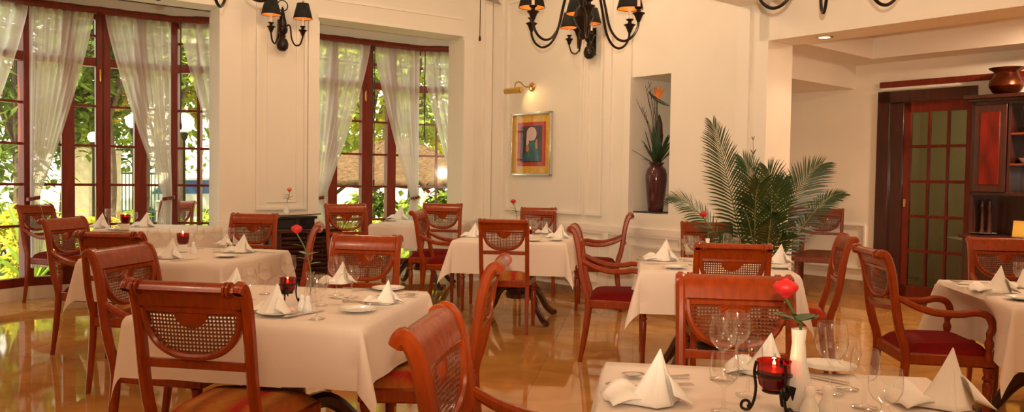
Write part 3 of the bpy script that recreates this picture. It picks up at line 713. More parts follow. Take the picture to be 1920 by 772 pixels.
def rose(mb, c, r, up=Vector((0, 0, 1))):
    for k in range(12):
        ring = k//4; a0 = k*1.75+ring*.4; rr = r*(.42+.27*ring); h = r*(1.75-.20*ring)
        def f(u, v, a0=a0, rr=rr, h=h, ring=ring):
            a = a0+(u-.5)*2.6; q = rr*(.25+.85*math.sin(PI*(.06+.80*v)))*(1+.10*v*v*ring)
            return c+Vector((q*math.cos(a), q*math.sin(a), h*(v-.35)))
        mb.grid(f, 8, 6)
    mb.ball(c-Vector((0, 0, r*.2)), r*.55, 10, 6)
def leaf_quad(mb, base, d, L, w, up=Vector((0, 0, 1)), droop=.2):
    d = d.normalized(); s = d.cross(up).normalized()
    def f(u, v):
        x = v*L; ww = w*math.sin(PI*min(1, .06+.94*v))**.8*(2*u-1)
        return base+d*x+s*ww+up*(.12*abs(2*u-1)*w-droop*x*v)
    mb.grid(f, 4, 6)
def vase_mk(glassv, pink=False, lean=(-.04, -.02), h=.30, vh=.12):
    def mk():
        t = thing('bud_vase', '-', 'vase')
        if glassv: MB().lathe([(0, .002), (.028, .002), (.031, .01), (.024, .05), (.014, .085), (.016, vh), (.02, vh+.01)], 18, close=False).build('vase', 'glass', t)
        else: k = vh/.12; MB().lathe([(0, .001), (.024, .001), (.030, .012), (.028, .035*k), (.016, .07*k), (.0125, .10*k), (.0145, vh), (.011, vh), (.010, .1*k), (0, .06)], 20).build('vase', 'china', t)
        top = Vector((lean[0], lean[1], h)); pts = smoothpts([(0, 0, .03), (.004, 0, vh), (top.x*.5+.01, top.y*.5, h*.62+.03), tuple(top-Vector((0, 0, .012)))], 5)
        mb = MB(); mb.tube(pts, .0028, 6); mb.build('stem', 'stem', t)
        mb = MB()
        for k, (f_, a) in enumerate(((.52, .3), (.55, 3.5), (.66, .5), (.74, 3.7), (.60, 2.2))):
            b = pts[int(f_*(len(pts)-1))]; leaf_quad(mb, Vector(b), Vector((math.cos(a), math.sin(a)*.6, .35)), .055, .017)
        mb.build('leaves', 'leaf', t, ang=80)
        mb = MB(); rose(mb, top, .021); mb.build('rose_bloom', 'pinkrose' if pink else 'rose', t, ang=70); return t
    return mk
def shaker_mk(): 
    return MB().lathe([(0, 0), (.022, 0), (.024, .006), (.021, .03), (.012, .052), (.011, .058), (.013, .064), (.012, .074), (.006, .080), (0, .081)], 20).build('salt_shaker', 'china', ang=60)
MK = {'napkin': (napkin_mk, 'napkin'), 'plate': (plate_mk, 'plate'), 'knife': (knife_mk, 'knife'), 'fork': (fork_mk, 'fork'), 'spoon': (spoon_mk, 'spoon'),
      'wine': (glass_mk('wine_glass', WINE), 'glass'), 'small': (glass_mk('wine_glass', WINES), 'glass'), 'tumbler': (glass_mk('water_goblet', TUMB), 'glass'),
      'candle': (candle_mk, 'candle holder'), 'cube': (cube_candle_mk, 'candle holder'), 'shaker': (shaker_mk, 'shaker'),
      'vase': (vase_mk(False, lean=(-.042, -.01), h=.232, vh=.155), 'vase'), 'cvase': (vase_mk(True, lean=(-.055, -.02), h=.31), 'vase'), 'lean': (vase_mk(False, lean=(-.03, 0), h=.27), 'vase')}
GRP = {'napkin': 'folded white napkins', 'plate': 'white side plates', 'knife': 'silver knives', 'fork': 'silver forks', 'spoon': 'silver spoons', 'glass': 'glasses set on the tables', 'candle holder': 'red glass candle holders', 'shaker': 'white salt and pepper shakers', 'vase': 'bud vases with a single rose'}
def put(kind, px, y, label, rot=0, scale=1, z=0):
    p = spot(px, y); mk, cat = MK[kind]
    return place('ware_'+kind, mk, label, cat, (p.x, p.y, ZT+z), math.radians(rot), GRP[cat], scale)
# nearest table
put('napkin', 1222, 752, 'peaked napkin on the left end of the nearest table, over the spoons', 10, 1.1)
put('napkin', 1432, 700, 'napkin behind the red candle of the nearest table, below the fan-carved chair', -12, 1.0)
put('napkin', 1768, 758, 'peaked napkin on the right end of the nearest table, beside the tumblers', 5, 1.2)
put('spoon', 1225, 708, 'spoon lying farther back beneath the left napkin of the nearest table', 183)
put('fork', 1232, 730, 'fork lying nearer the edge beneath the left napkin of the nearest table', 10)
put('spoon', 1200, 729, 'second spoon beneath the left napkin of the nearest table', 176)
put('knife', 1520, 706, 'knife catching orange light behind the white vase of the nearest table', -48)
put('plate', 1552, 692, 'side plate behind the rose vase of the nearest table')
put('wine', 1354, 712, 'tall wine glass at the outer left of the nearest table glass cluster', scale=1.0)
put('wine', 1380, 700, 'tall wine glass at the back, left of the red candle of the nearest table')
put('small', 1402, 742, 'round wine glass just beside the red candle of the nearest table', scale=1.02)
put('small', 1356, 774, 'front wine glass left of the red candle, nearest table', scale=1.0)
put('wine', 1556, 738, 'tall wine glass right of the rose on the nearest table', scale=1.05)
put('small', 1588, 730, 'small wine glass behind the goblets right of the rose, nearest table', scale=.95)
put('small', 1620, 765, 'rounded wine glass beside the end tumbler of the nearest table', scale=1.0)
put('tumbler', 1659, 776, 'stemless water tumbler nearest the right napkin of the nearest table', scale=.95)
put('candle', 1449, 776, 'lit red candle in iron stand beside the white rose vase of the nearest table', 20, 1.08)
put('vase', 1494, 766, 'white bud vase with tall red rose on the nearest table', 20, 1.25)
put('shaker', 1517, 788, 'white shaker in front of the rose vase of the nearest table', scale=1.0)
put('shaker', 1551, 786, 'white shaker right of the rose vase of the nearest table', scale=1.0)
# near window-side table
put('napkin', 512, 586, 'napkin at the front edge of the near window-side table, beside the red candle', -8, 1.0)
put('napkin', 437, 545, 'napkin just above the rail of the closest gold-seated chair', 0, .95)
put('napkin', 637, 531, 'napkin behind the wine glasses of the near window-side table', 30, .95)
put('napkin', 722, 568, 'napkin at the aisle end of the near window-side table', 35, .85)
put('plate', 671, 584, 'side plate at the front right of the near window-side table')
put('plate', 728, 544, 'side plate at the back right of the near window-side table')
put('plate', 520, 590, 'side plate under the front napkin of the near window-side table')
put('knife', 690, 575, 'knife lying across the front plate of the near window-side table', -5, 1, .014)
put('fork', 650, 572, 'fork resting on the front plate of the near window-side table', 150, 1, .012)
put('knife', 572, 589, 'knife at the front edge of the near window-side table, right of the napkin', 60)
put('knife', 700, 542, 'knife near the back plate of the near window-side table', 35)
put('spoon', 748, 556, 'spoon poking out of the aisle-end napkin of the near window-side table', 15)
put('wine', 631, 553, 'tall wine glass in front of the back napkin, near window-side table')
put('small', 659, 558, 'smaller wine glass beside the tall one, near window-side table')
put('wine', 594, 598, 'tall wine glass at the front beside the glass rose vase, near window-side table', scale=.95)
put('small', 602, 572, 'small wine glass behind the front one, near window-side table', scale=.9)
put('small', 466, 562, 'small wine glass just past the closest chair rail, near window-side table', scale=.95)
put('wine', 497, 551, 'wine glass between the chair rail and the red candle, near window-side table', scale=.8)
put('wine', 540, 545, 'tall wine glass behind the red candle, near window-side table', scale=.95)
put('candle', 539, 570, 'lit red candle in scrolled iron stand on the near window-side table', 0, .95)
put('cvase', 581, 566, 'clear bud vase with drooping red rose on the near window-side table', 10, 1.0)
put('shaker', 566, 583, 'left white shaker beside the glass vase, near window-side table', scale=.85)
put('shaker', 577, 586, 'right white shaker beside the glass vase, near window-side table', scale=.85)
# middle window-side table
put('napkin', 318, 484, 'napkin at the chair side of the middle window-side table', 5, 1.1)
put('napkin', 452, 473, 'napkin at the right end of the middle window-side table', 20, 1.1)
put('napkin', 422, 459, 'napkin at the back of the middle window-side table', 0, .8)
put('cube', 343, 472, 'lit red candle glass on the middle window-side table', 20, 1.25)
put('wine', 287, 474, 'wine glass left of the napkin on the middle window-side table', scale=.95)
put('small', 311, 465, 'small wine glass behind the left napkin of the middle window-side table')
put('wine', 361, 462, 'wine glass behind the candle of the middle window-side table', scale=.95)
put('small', 374, 466, 'small wine glass beside the candle of the middle window-side table')
put('wine', 406, 468, 'wine glass left of the back napkin on the middle window-side table', scale=.9)
put('small', 431, 464, 'small wine glass near the right napkin of the middle window-side table')
put('shaker', 363, 475, 'white shaker beside the candle of the middle window-side table')
put('knife', 348, 487, 'knife at the front edge of the middle window-side table', 62)
put('plate', 425, 482, 'side plate in front of the right napkin, middle window-side table')
put('knife', 430, 478, 'knife on the plate of the middle window-side table', 5, 1, .014)
put('knife', 487, 473, 'knife at the right end of the middle window-side table', -10)
# wide bay table
put('napkin', 188, 427, 'napkin on the left half of the wide bay table', 0, 1.25)
put('napkin', 271, 425, 'napkin on the right half of the wide bay table', 20, 1.25)
put('cube', 235, 431, 'red candle glass on white cube, wide bay table', 15, 1.4)
put('wine', 204, 424, 'wine glass beside the left napkin of the wide bay table')
put('small', 222, 421, 'small wine glass behind the candle of the wide bay table')
put('small', 252, 424, 'small wine glass right of the candle of the wide bay table')
put('plate', 212, 431, 'side plate left of the candle on the wide bay table')
# table facing the picture
put('napkin', 1048, 446, 'peaked napkin at the right of the table facing the picture', 0, 1.15)
put('napkin', 887, 444, 'napkin half hidden behind the chair at the table facing the picture', 0, 1.1)
put('napkin', 1022, 437, 'napkin at the back of the table facing the picture', 20, .9)
put('wine', 999, 448, 'wine glass right of the chair back on the table facing the picture', scale=.95)
put('wine', 1006, 440, 'farther wine glass on the table facing the picture', scale=.95)
put('small', 1021, 444, 'small wine glass near the right napkin, table facing the picture')
put('small', 991, 441, 'small wine glass beside the candle, table facing the picture')
put('cube', 994, 447, 'red candle glass beside the chair back, table facing the picture', 0, .9)
put('lean', 968, 438, 'white bud vase with red rose under the framed picture', 0, 1.15)
put('plate', 1044, 451, 'side plate in front of the napkin, table facing the picture')
put('plate', 1000, 452, 'side plate below the wine glasses, table facing the picture')
# table beside the palm
put('napkin', 1243, 488, 'tall peaked napkin at the left end of the table beside the palm', 0, 1.25)
put('napkin', 1459, 493, 'napkin at the right end of the table beside the palm', 0, 1.1)
put('knife', 1238, 495, 'knife in front of the peaked napkin, table beside the palm', 0)
put('plate', 1266, 503, 'side plate in front of the glasses, table beside the palm')
put('spoon', 1218, 484, 'spoon left of the peaked napkin, table beside the palm', 200)
put('spoon', 1215, 489, 'second spoon left of the peaked napkin, table beside the palm', 170)
put('wine', 1290, 490, 'wine glass left of the rose on the table beside the palm')
put('wine', 1300, 497, 'front wine glass on the table beside the palm')
put('small', 1280, 487, 'small wine glass farthest left on the table beside the palm')
put('small', 1312, 492, 'small wine glass next to the chair back, table beside the palm')
put('wine', 1363, 480, 'wine glass behind the chair back, table beside the palm', scale=.9)
put('small', 1380, 482, 'small wine glass behind the chair back, table beside the palm')
put('lean', 1326, 482, 'white bud vase with red rose in front of the palm', 0, 1.12)
put('plate', 1463, 503, 'side plate at the right end of the table beside the palm')
# table before the hutch
put('napkin', 1868, 547, 'peaked napkin on the table before the hutch', 0, 1.15)
put('napkin', 1914, 538, 'napkin at the back of the table before the hutch', 25, .85)
put('knife', 1884, 553, 'knife in front of the peaked napkin, table before the hutch', -4)
put('spoon', 1815, 531, 'spoon at the back edge of the table before the hutch', 165)
put('fork', 1835, 539, 'fork beside the peaked napkin, table before the hutch', 160)
put('plate', 1918, 562, 'side plate at the photo edge, table before the hutch')
put('tumbler', 1914, 530, 'water goblet behind the napkin, table before the hutch')
# far bay table
put('napkin', 748, 411, 'peaked napkin at the left of the far bay table', 0, 1.5)
put('napkin', 864, 411, 'napkin at the right of the far bay table', 0, 1.2)
put('cube', 826, 414, 'red candle glass on the far bay table', 20, 1.3)
put('lean', 808, 412, 'white bud vase with dark rose beside the candle of the far bay table', 0, 1.3)
put('wine', 798, 413, 'wine glass left of the vase on the far bay table')
put('wine', 815, 411, 'wine glass between vase and candle on the far bay table')
put('plate', 735, 414, 'side plate at the left of the far bay table')

# ------------------------------------------------------------------ lamps
def cup(root, p, ang, reach=.0):
    """candle cup, candle, bulb and shade standing on the end of an arm"""
    def L(prof, c=p, n=16, **k): return MB().lathe(prof, n, c, **k)
    a = MB(); a.lathe([(.006, -.075), (.018, -.05), (.030, -.02), (.046, -.004), (.040, .0), (.018, .004), (.014, .022), (.030, .034), (.030, .038), (0, .038)], 12, p)
    a.build('candle_cup', 'iron', root); L([(.011, .036), (.011, .155), (0, .156)]).build('candle', 'candle', root)
    b = L([(0, .155), (.012, .165), (.014, .18), (.008, .20), (0, .215)], n=10).build('bulb', 'bulb', root)
    s = MB(); s.lathe([(.100, .115), (.060, .275)], 24, p, close=False); s.build('lamp_shade', 'shade', root, solid=.003)
    g = MB(); g.lathe([(.0965, .118), (.0575, .272)], 24, p, close=False); g.build('shade_lining', 'gold', root)
    MB().lathe([(.006, .27), (.008, .285), (.003, .305), (0, .306)], 8, p).build('finial', 'iron', root)
    l = bpy.data.lights.new('lamp_glow', 'POINT'); l.energy = 3.2; l.color = (1, .62, .3); l.shadow_soft_size = .015
    o = bpy.data.objects.new('lamp_glow', l); C.objects.link(o); o.parent = root; o.location = Vector(p)+Vector((0, 0, .19))
def make_chandelier():
    t = thing('chandelier', '-', 'chandelier')
    MB().lathe([(0, -.16), (.02, -.15), (.035, -.12), (.02, -.09), (.05, -.05), (.075, 0), (.06, .05), (.03, .09), (.045, .13), (.03, .18), (.055, .24), (.06, .28), (.03, .33), (.02, .45), (.035, .50), (.015, .56), (.008, .62), (.008, 1.28), (.06, 1.30), (.06, 1.33), (0, 1.33)], 18).build('body', 'iron', t)
    for k in range(6):
        a = PI/6+k*PI/3; d = Vector((math.cos(a), math.sin(a), 0))
        path = smoothpts([d*r+Vector((0, 0, z)) for r, z in ((.03, .24), (.075, .30), (.125, .24), (.17, .08), (.21, -.08), (.265, -.165), (.33, -.19), (.39, -.16), (.425, -.10), (.43, -.05))], 5)
        am = MB().tube(path, .0095, 8).build('arm', 'iron', t); cup(am, d*.43, a)
    return t
for (x, y, z, rz, lab) in ((.50, 5.9, 2.475, 0, 'central black chandelier with black shades hanging before the picture wall'), (-1.72, 4.37, 2.462, 0, 'chandelier over the window side, only a lowest arm in view'), (1.68, 4.25, 2.45, math.radians(-12), 'chandelier before the alcove opening, only its lowest arms in view')):
    place('chandelier', make_chandelier, lab, 'chandelier', (x, y, z), rz, 'black six-arm chandeliers')
def make_sconce():
    t = thing('wall_sconce', '-', 'wall lamp')           # local: wall on the +Y side, origin at the ball on the wall
    MB().lathe([(0, -.075), (.03, -.07), (.055, -.045), (.064, 0), (.05, .045), (.03, .07), (.036, .085), (.028, .10), (.05, .13), (.055, .165), (.04, .19), (.045, .215), (.028, .29), (.02, .335), (.014, .35), (.016, .365), (.006, .39), (0, .40)], 18, (0, -.075, 0)).build('body', 'iron', t)
    MB().box((0, -.005, .12), (.06, .012, .3)).build('back_plate', 'iron', t, bevel=.004)
    MB().tube([(.055*math.cos(2*PI*k/20), -.075, .405+.055*math.sin(2*PI*k/20)) for k in range(21)], .006, 6).build('ring', 'iron', t)
    for s in (-1, 1):
        d = Vector((s*math.sin(math.radians(50)), -math.cos(math.radians(50)), 0))
        path = smoothpts([Vector((0, -.075, 0))+d*r+Vector((0, 0, z)) for r, z in ((.03, .15), (.055, .20), (.085, .18), (.10, .06), (.14, -.01), (.19, .0), (.215, .06), (.22, .10))], 5)
        am = MB().tube(path, .009, 8).build('arm', 'iron', t); cup(am, Vector((0, -.075, .15))+d*.22, 0)
    return t
for fr, px, lab in ((FW, 530, 'two-armed black wall sconce on the panelled pier between the windows'), (FP, 1105, 'two-armed black wall sconce behind the central chandelier')):
    p = fr.p(fr.xat(px, -.1, 60), -.02); place('sconce', make_sconce, lab, 'wall lamp', (p.x, p.y, 2.67), math.atan2(fr.ex.y, fr.ex.x), 'black wall sconces')
# picture and its lamp
PX0, PX1 = FP.xat(958, -.03), FP.xat(1032, -.03); pz0, pz1 = FP.zat(995, 329, -.03), FP.zat(995, 211, -.03)
t = thing('framed_picture', 'framed picture with gold and red mats on the cream wall', 'picture', FP.p((PX0+PX1)/2, 0, (pz0+pz1)/2), math.atan2(FP.ex.y, FP.ex.x))
w, h = PX1-PX0, pz1-pz0
mb = MB()
for a in (-1, 1): mb.box((a*(w/2-.012), -.02, 0), (.024, .04, h)); mb.box((0, -.02, a*(h/2-.012)), (w, .04, .024))
mb.build('frame', 'silver', t, bevel=.004)
M['mat_gold'] = mat('gold_mat', (.85, .52, .06), .5, noise=.12, nscale=20); M['mat_red'] = mat('red_mat', (.55, .04, .015), .6)
M['paint_dark'] = mat('dark_paint', (.05, .02, .02), .6, noise=.5); M['paint_pink'] = mat('pale_paint', (.80, .58, .55), .6); M['paint_teal'] = mat('teal_paint', (.03, .16, .20), .6, noise=.4, nscale=12); M['paint_ochre'] = mat('ochre_paint', (.55, .25, .05), .6)
MB().box((0, -.010, 0), (w-.04, .006, h-.04)).build('gold_mat', 'mat_gold', t, smooth=False)
MB().box((0, -.016, .0), (w*.70, .004, h*.70)).build('red_mat', 'mat_red', t, smooth=False)
def disc(mb, cx, cz, rx, rz, y, n=20): mb.add([(cx+rx*math.cos(2*PI*k/n), y, cz+rz*math.sin(2*PI*k/n)) for k in range(n)], [tuple(range(n))])
mb = MB(); mb.box((0, -.0195, 0), (w*.54, .002, h*.58))
mb.mi = 1; disc(mb, .01, .12, .09, .085, -.0225); disc(mb, -.06, .03, .025, .09, -.0222)
mb.mi = 2; mb.add([(-.15, -.0232, -.2), (.15, -.0232, -.2), (.12, -.0232, -.02), (.02, -.0232, .05), (-.07, -.0232, -.02)], [(0, 1, 2, 3, 4)])
mb.mi = 3; disc(mb, .10, .0, .02, .06, -.024); disc(mb, -.06, -.05, .03, .04, -.024)
mb.build('artwork', ['paint_dark', 'paint_pink', 'paint_teal', 'paint_ochre'], t, smooth=False)
M['picglass'] = glassy('picture_glass', (.97, .97, .97), ior=1.25)
MB().box((0, -.028, 0), (w-.04, .002, h-.04)).build('glazing', 'picglass', t, smooth=False)
lx = FP.xat(998, 0, 163); lz = FP.zat(998, 163, 0)
t = thing('picture_lamp', 'brass picture lamp glowing on the wall above the framed picture', 'wall lamp', FP.p(lx, 0, lz), math.atan2(FP.ex.y, FP.ex.x))
mb = MB(); mb.sweep([(0, .0, 0), (0, -.012, 0), (0, -.02, 0), (0, -.028, 0)], [(.055*math.cos(k*PI/9), .055*math.sin(k*PI/9)) for k in range(18)], (0, 0, 1), [1, 1, .8, .3]); mb.build('back_plate', 'brass', t)
MB().tube(smoothpts([(0, -.02, 0), (-.03, -.09, .0), (-.06, -.14, .05), (-.09, -.18, .04), (-.10, -.19, -.02)], 5), .008, 8).build('arm', 'brass', t)
ax = Vector((1, 0, .0)); cc = Vector((-.11, -.19, -.05))
mb = MB(); mb.sweep([cc-ax*.16, cc-ax*.155, cc+ax*.13, cc+ax*.14], [(.036*math.cos(a), .036*math.sin(a)) for a in [k*PI/10 for k in range(20)]], (0, 0, 1), [.85, 1, 1, .85]); mb.build('tube_shade', 'brass', t)
l = light('picture_lamp_glow', 'SPOT', FP.p(lx-.10, -.16, lz-.05), 7, (1, .60, .22), .03, aim=FP.p(lx+.05, 0, lz-.20), spot_size=2.4, spot_blend=1)
t.location.z += 0
# recessed lamp in the opening beam
dp = atz(1546, 70, 2.55)
t = thing('downlight', 'recessed brass downlight glowing in the underside of the opening beam', 'ceiling lamp', (dp.x, dp.y, 2.55))
MB().lathe([(.045, -.002), (.065, -.006), (.072, -.002), (.072, .0)], 24, close=False).build('trim_ring', 'brass', t)
MB().lathe([(0, -.003), (.046, -.003)], 20, close=False).build('lens', 'downl', t)
light('downlight_glow', 'SPOT', (dp.x, dp.y, 2.53), 7, (1, .72, .45), .03, aim=(dp.x, dp.y, 0), spot_size=2.0, spot_blend=.6)
# ceiling fan: one blade tip and the pull cord hang into view
fp = aty(901, -22, 6.5)
t = thing('ceiling_fan', 'brown ceiling fan with a blade tip and pull cord at the top edge', 'fan', (fp.x, fp.y, 0), math.radians(-8))
MB().lathe([(.02, fp.z-.02), (.09, fp.z), (.10, fp.z+.08), (.05, fp.z+.13), (.015, fp.z+.15), (.015, H-.06), (.06, H-.05), (.06, H)], 18).build('motor', 'brass', t)
for k in range(4):
    a = PI/2+k*PI/2; d = Vector((math.cos(a), math.sin(a), 0)); s = Vector((-d.y, d.x, 0)); mb = MB()
    mb.add([d*.08+s*b*.05+Vector((0, 0, fp.z+.03+b*.01+e_)) for b in (-1, 1) for e_ in (0, .008)]+[d*.62+s*b*.075+Vector((0, 0, fp.z+.02+b*.025+e_)) for b in (-1, 1) for e_ in (0, .008)], [(0, 2, 6, 4), (1, 5, 7, 3), (0, 4, 5, 1), (2, 3, 7, 6), (4, 6, 7, 5), (0, 1, 3, 2)]); mb.build('blade', 'dark', t)
cz = aty(901, 73, 6.5).z; mb = MB(); mb.tube([(0, 0, fp.z), (0, 0, cz)], .0035, 6); mb.lathe([(0, 0), (.011, .01), (.009, .035), (.003, .05)], 8, (0, 0, cz-.02)); mb.build('pull_cord', 'bead', t)

# ------------------------------------------------------------------ niche vase with flowers
vx = FP.xat(1231, .22); vb = FP.p(vx, .22)
t = thing('flower_vase', 'tall plum vase of strap leaves, twigs and an orange flower in the niche', 'vase', (vb.x, vb.y, NZ0+.012), math.atan2(FP.ex.y, FP.ex.x))
MB().lathe([(0, 0), (.072, 0), (.082, .03), (.098, .18), (.112, .32), (.113, .38), (.10, .44), (.070, .475), (.062, .485), (.080, .505), (.083, .515), (.066, .51), (.058, .485), (.05, .45)], 28).build('vase', 'vase', t)
mb = MB()
for k in range(34):
    a = R.uniform(0, 2*PI); el = R.uniform(.45, 1.5); L = R.uniform(.22, .55); d = Vector((math.cos(a)*math.cos(el), math.sin(a)*math.cos(el)*.7, math.sin(el)))
    b = Vector((.03*math.cos(a), .03*math.sin(a), .50)); s = Vector((-math.sin(a), math.cos(a), 0)); w = R.uniform(.012, .024); dr = R.uniform(.0, .35)
    mb.grid(lambda u, v: b+d*(L*v)+s*(w*(2*u-1)*math.sin(PI*(.08+.92*v))**.6)+Vector((0, 0, -dr*L*v*v+.25*w*abs(2*u-1))), 2, 6)
mb.build('strap_leaves', 'strap', t, ang=80)
for px, y_, k in ((1193, 186, 0), (1210, 160, 1), (1216, 152, 2), (1229, 163, 3), (1203, 200, 4), (1224, 175, 5)):
    tip = aty(px, y_, vb.y+.02*k-.05)-t.location; tip.rotate(Matrix.Rotation(-t.rotation_euler.z, 3, 'Z'))
    m_ = Vector((tip.x*.35, tip.y*.4, .5+(tip.z-.5)*.55)); mb = MB()
    mb.tube(smoothpts([(0, 0, .45), tuple(m_), (tip.x*.75+.01, tip.y*.8, .5+(tip.z-.5)*.82), tuple(tip)], 4), .005, 6, [1-.6*i/12 for i in range(13)])
    for q in range(4):
        f = .35+.16*q; c_ = m_.lerp(tip, f); mb.tube([c_, c_+Vector((R.uniform(-.03, .03), 0, .05))], .0022, 5)
    mb.build('twig', 'twig', t)
MB().lathe([(.008, .40), (.012, .70), (.035, .74), (.042, .80), (.035, .92), (.012, 1.0), (0, 1.02)], 14, (.0, .03, 0)).build('bract', 'bract', t)
mb = MB(); top = Vector((.02, -.02, 1.16)); mb.tube(smoothpts([(0, 0, .45), (.01, 0, .85), (.0, -.01, 1.10), tuple(top)], 4), .007, 6); mb.build('flower_stem', 'stem', t)
mb = MB(); mb.tube(smoothpts([tuple(top+Vector((.14, 0, -.06))), tuple(top+Vector((.02, 0, -.01))), tuple(top+Vector((-.09, 0, .06))), tuple(top+Vector((-.13, 0, .11)))], 4), .016, 8, [.3, .6, .85, 1, 1, 1, 1, .9, .8, .6, .45, .3, .1]); mb.build('beak', 'strap', t)
mb = MB()
for k in range(9):
    a = PI*.25+PI*.5*k/8; leaf_quad(mb, top+Vector((.05*(k-4)/6, 0, .0)), Vector((math.cos(a)*1.1, .12*math.sin(k*2), math.sin(a))), .16, .012, Vector((0, -1, 0)), .05)
mb.build('orange_petals', 'petal', t, ang=80)
tray = FP.p(FP.xat(1222, .2), .2, NZ0)
mb = MB(); mb.box((0, 0, .006), (.42, .3, .012)); o = tag(mb.build('tray', 'black', bevel=.004), 'black tray under the plum vase in the niche', 'tray'); o.location = tray; o.rotation_euler = (0, 0, math.atan2(FP.ex.y, FP.ex.x))

# ------------------------------------------------------------------ potted palm
pb = atz(1418, 560, 0); pb = Vector((2.02, 6.55, 0))
t = thing('potted_palm', 'feathery potted palm beside the white column', 'plant', pb)
MB().lathe([(0, 0), (.15, 0), (.16, .02), (.20, .34), (.215, .34), (.215, .39), (.19, .39), (.185, .34), (0, .33)], 24).build('pot', 'pot', t)
def frond(tip, bend, base, w, n, name='frond', hang=.25, lo=.22):
    mb = MB(); tip = tip-pb; b = Vector(base); c = b.lerp(tip, .5)+Vector(bend)
    cur = [b*(1-s)**2+c*(2*s*(1-s))+tip*s*s for s in [k/30 for k in range(31)]]
    mb.mi = 1; mb.tube(cur, .007, 6, [1-.75*k/30 for k in range(31)]); mb.mi = 0
    for k in range(n):
        s = lo+(1-lo)*k/(n-1); i = min(29, int(s*30)); p = cur[i].lerp(cur[i+1], s*30-i) if s < 1 else cur[30]; tg = (cur[min(i+1, 30)]-cur[max(0, i-1)]).normalized()
        side = tg.cross(Vector((0, -.75, .65))).normalized(); q = (s-lo)/(1-lo); ln = w*(.35+.65*math.sin(PI*min(1, .12+.86*q)))*R.uniform(.9, 1.08)
        for sg in (-1, 1):
            d = (side*sg*(.85-.45*q)+tg*(.45+.5*q)+Vector((0, R.uniform(-.12, .12), .1))).normalized(); up = Vector((0, 0, 1)); ws = tg*.010*R.uniform(.8, 1.1)
            pts = [p+d*ln*f-up*(hang*ln*f*f) for f in (0, .3, .65, 1)]
            vs = []
            for pp, ww in zip(pts, (.5, 1, .8, .05)): vs += [pp-ws*ww, pp+ws*ww]
            mb.add(vs, [(0, 1, 3, 2), (2, 3, 5, 4), (4, 5, 7, 6)])
    return mb.build(name, ['palm', 'palmstem'], t, ang=80)
for px, y_, Y, bend, bs, w, n in ((1337, 234, 6.5, (-.02, 0, .25), (-.05, 0, .38), .30, 40), (1256, 369, 6.35, (-.10, 0, .42), (-.06, -.03, .38), .20, 30), (1582, 362, 6.4, (.08, 0, .42), (.06, 0, .38), .15, 34), (1540, 308, 6.5, (-.02, 0, .38), (.04, .03, .38), .30, 36),
                                (1395, 300, 6.3, (.05, -.1, .28), (0, -.04, .38), .30, 34), (1440, 318, 6.2, (.06, -.1, .30), (.03, -.05, .38), .32, 36), (1424, 345, 6.0, (-.1, -.15, .40), (-.02, -.06, .38), .30, 34), (1468, 338, 6.25, (-.03, -.1, .36), (.05, -.02, .38), .22, 34),
                                (1478, 440, 6.1, (.0, -.1, .40), (.05, -.04, .38), .17, 28), (1352, 442, 6.15, (-.05, -.1, .36), (-.04, -.05, .38), .20, 26), (1390, 395, 5.95, (-.05, -.12, .42), (0, -.06, .38), .26, 28), (1446, 400, 5.95, (.0, -.14, .42), (.02, -.06, .38), .20, 30), (1412, 262, 6.7, (.03, .1, .1), (0, .05, .38), .10, 8)):
    frond(aty(px, y_, Y), bend, bs, w, n)

# ------------------------------------------------------------------ alcove door, back room, hutch
def zb_(px, y_, yy=0): return FB.zat(px, y_, yy)
X = lambda px, yy=0: FB.xat(px, yy)
mb = MB()
FB.box(mb, X(1645), X(1668), -.035, .02, 0, 2.33); FB.box(mb, X(1645), X(1830), -.035, .02, 2.20, 2.33); FB.box(mb, X(1657), X(1692), .0, .03, 0, 2.2)  # last box: dark strip standing in for the shaded gap beside the leaf
d3 = struct(mb.build('door_3', 'dark', bevel=.004))
mb = MB(); FB.box(mb, X(1647), 6.9, -.03, .01, 2.375, 2.44); struct(mb.build('trim_5', 'frame', bevel=.004))
mb = MB(); FB.box(mb, X(1649), X(1795), -.02, .01, 2.345, 2.372); struct(mb.build('trim_6', 'trim'))
zs = [.17, .56, .94, 1.325, 1.71, 2.09]
mb = MB(); FB.box(mb, X(1690), X(1704), .03, .075, 0, 2.2); FB.box(mb, X(1808), X(1824), .03, .075, 0, 2.2); FB.box(mb, X(1690), X(1824), .03, .075, 2.09, 2.2); FB.box(mb, X(1690), X(1824), .03, .075, 0, .17)
for z in zs[1:-1]: FB.box(mb, X(1704), X(1808), .035, .07, z-.017, z+.017)
for px in (1737.5, 1773.5): FB.box(mb, X(px-2.3), X(px+2.3), .035, .07, .17, 2.09)
lf = mb.build('door_leaf', 'frame', d3)
mb = MB(); FB.box(mb, X(1704), X(1808), .05, .055, .17, 2.09); mb.build('pane', 'smoke', lf, smooth=False)
mb = MB(); FB.box(mb, X(1694), X(1699), .015, .03, 1.04, 1.13); mb.build('door_pull', 'brass', lf, bevel=.003)
M['backroom'] = mat('green_grey_paint', (.60, .54, .38), .8)
mb = MB(); FB.box(mb, X(1668)-.8, X(1830)+.9, 2.4, 2.5, 0, 2.7); FB.box(mb, X(1668)-.8, X(1668)-.7, .2, 2.5, 0, 2.7); FB.box(mb, X(1830)+.8, X(1830)+.9, .2, 2.5, 0, 2.7); FB.box(mb, X(1668)-.8, X(1830)+.9, .2, 2.5, 2.6, 2.7)
struct(mb.build('wall_back_room', 'backroom', smooth=False))
mb = MB(); FB.box(mb, X(1668)-.8, X(1830)+.9, .1, 2.5, -.1, 0); struct(mb.build('floor_back_room', 'stone', smooth=False))
pp = FB.p(X(1745)+.35, 1.3); light('back_room_fill', 'POINT', (pp.x, pp.y, 2.4), 20, (1, .9, .62), .1)  # added fill in place of daylight behind the glazed door, no fixture
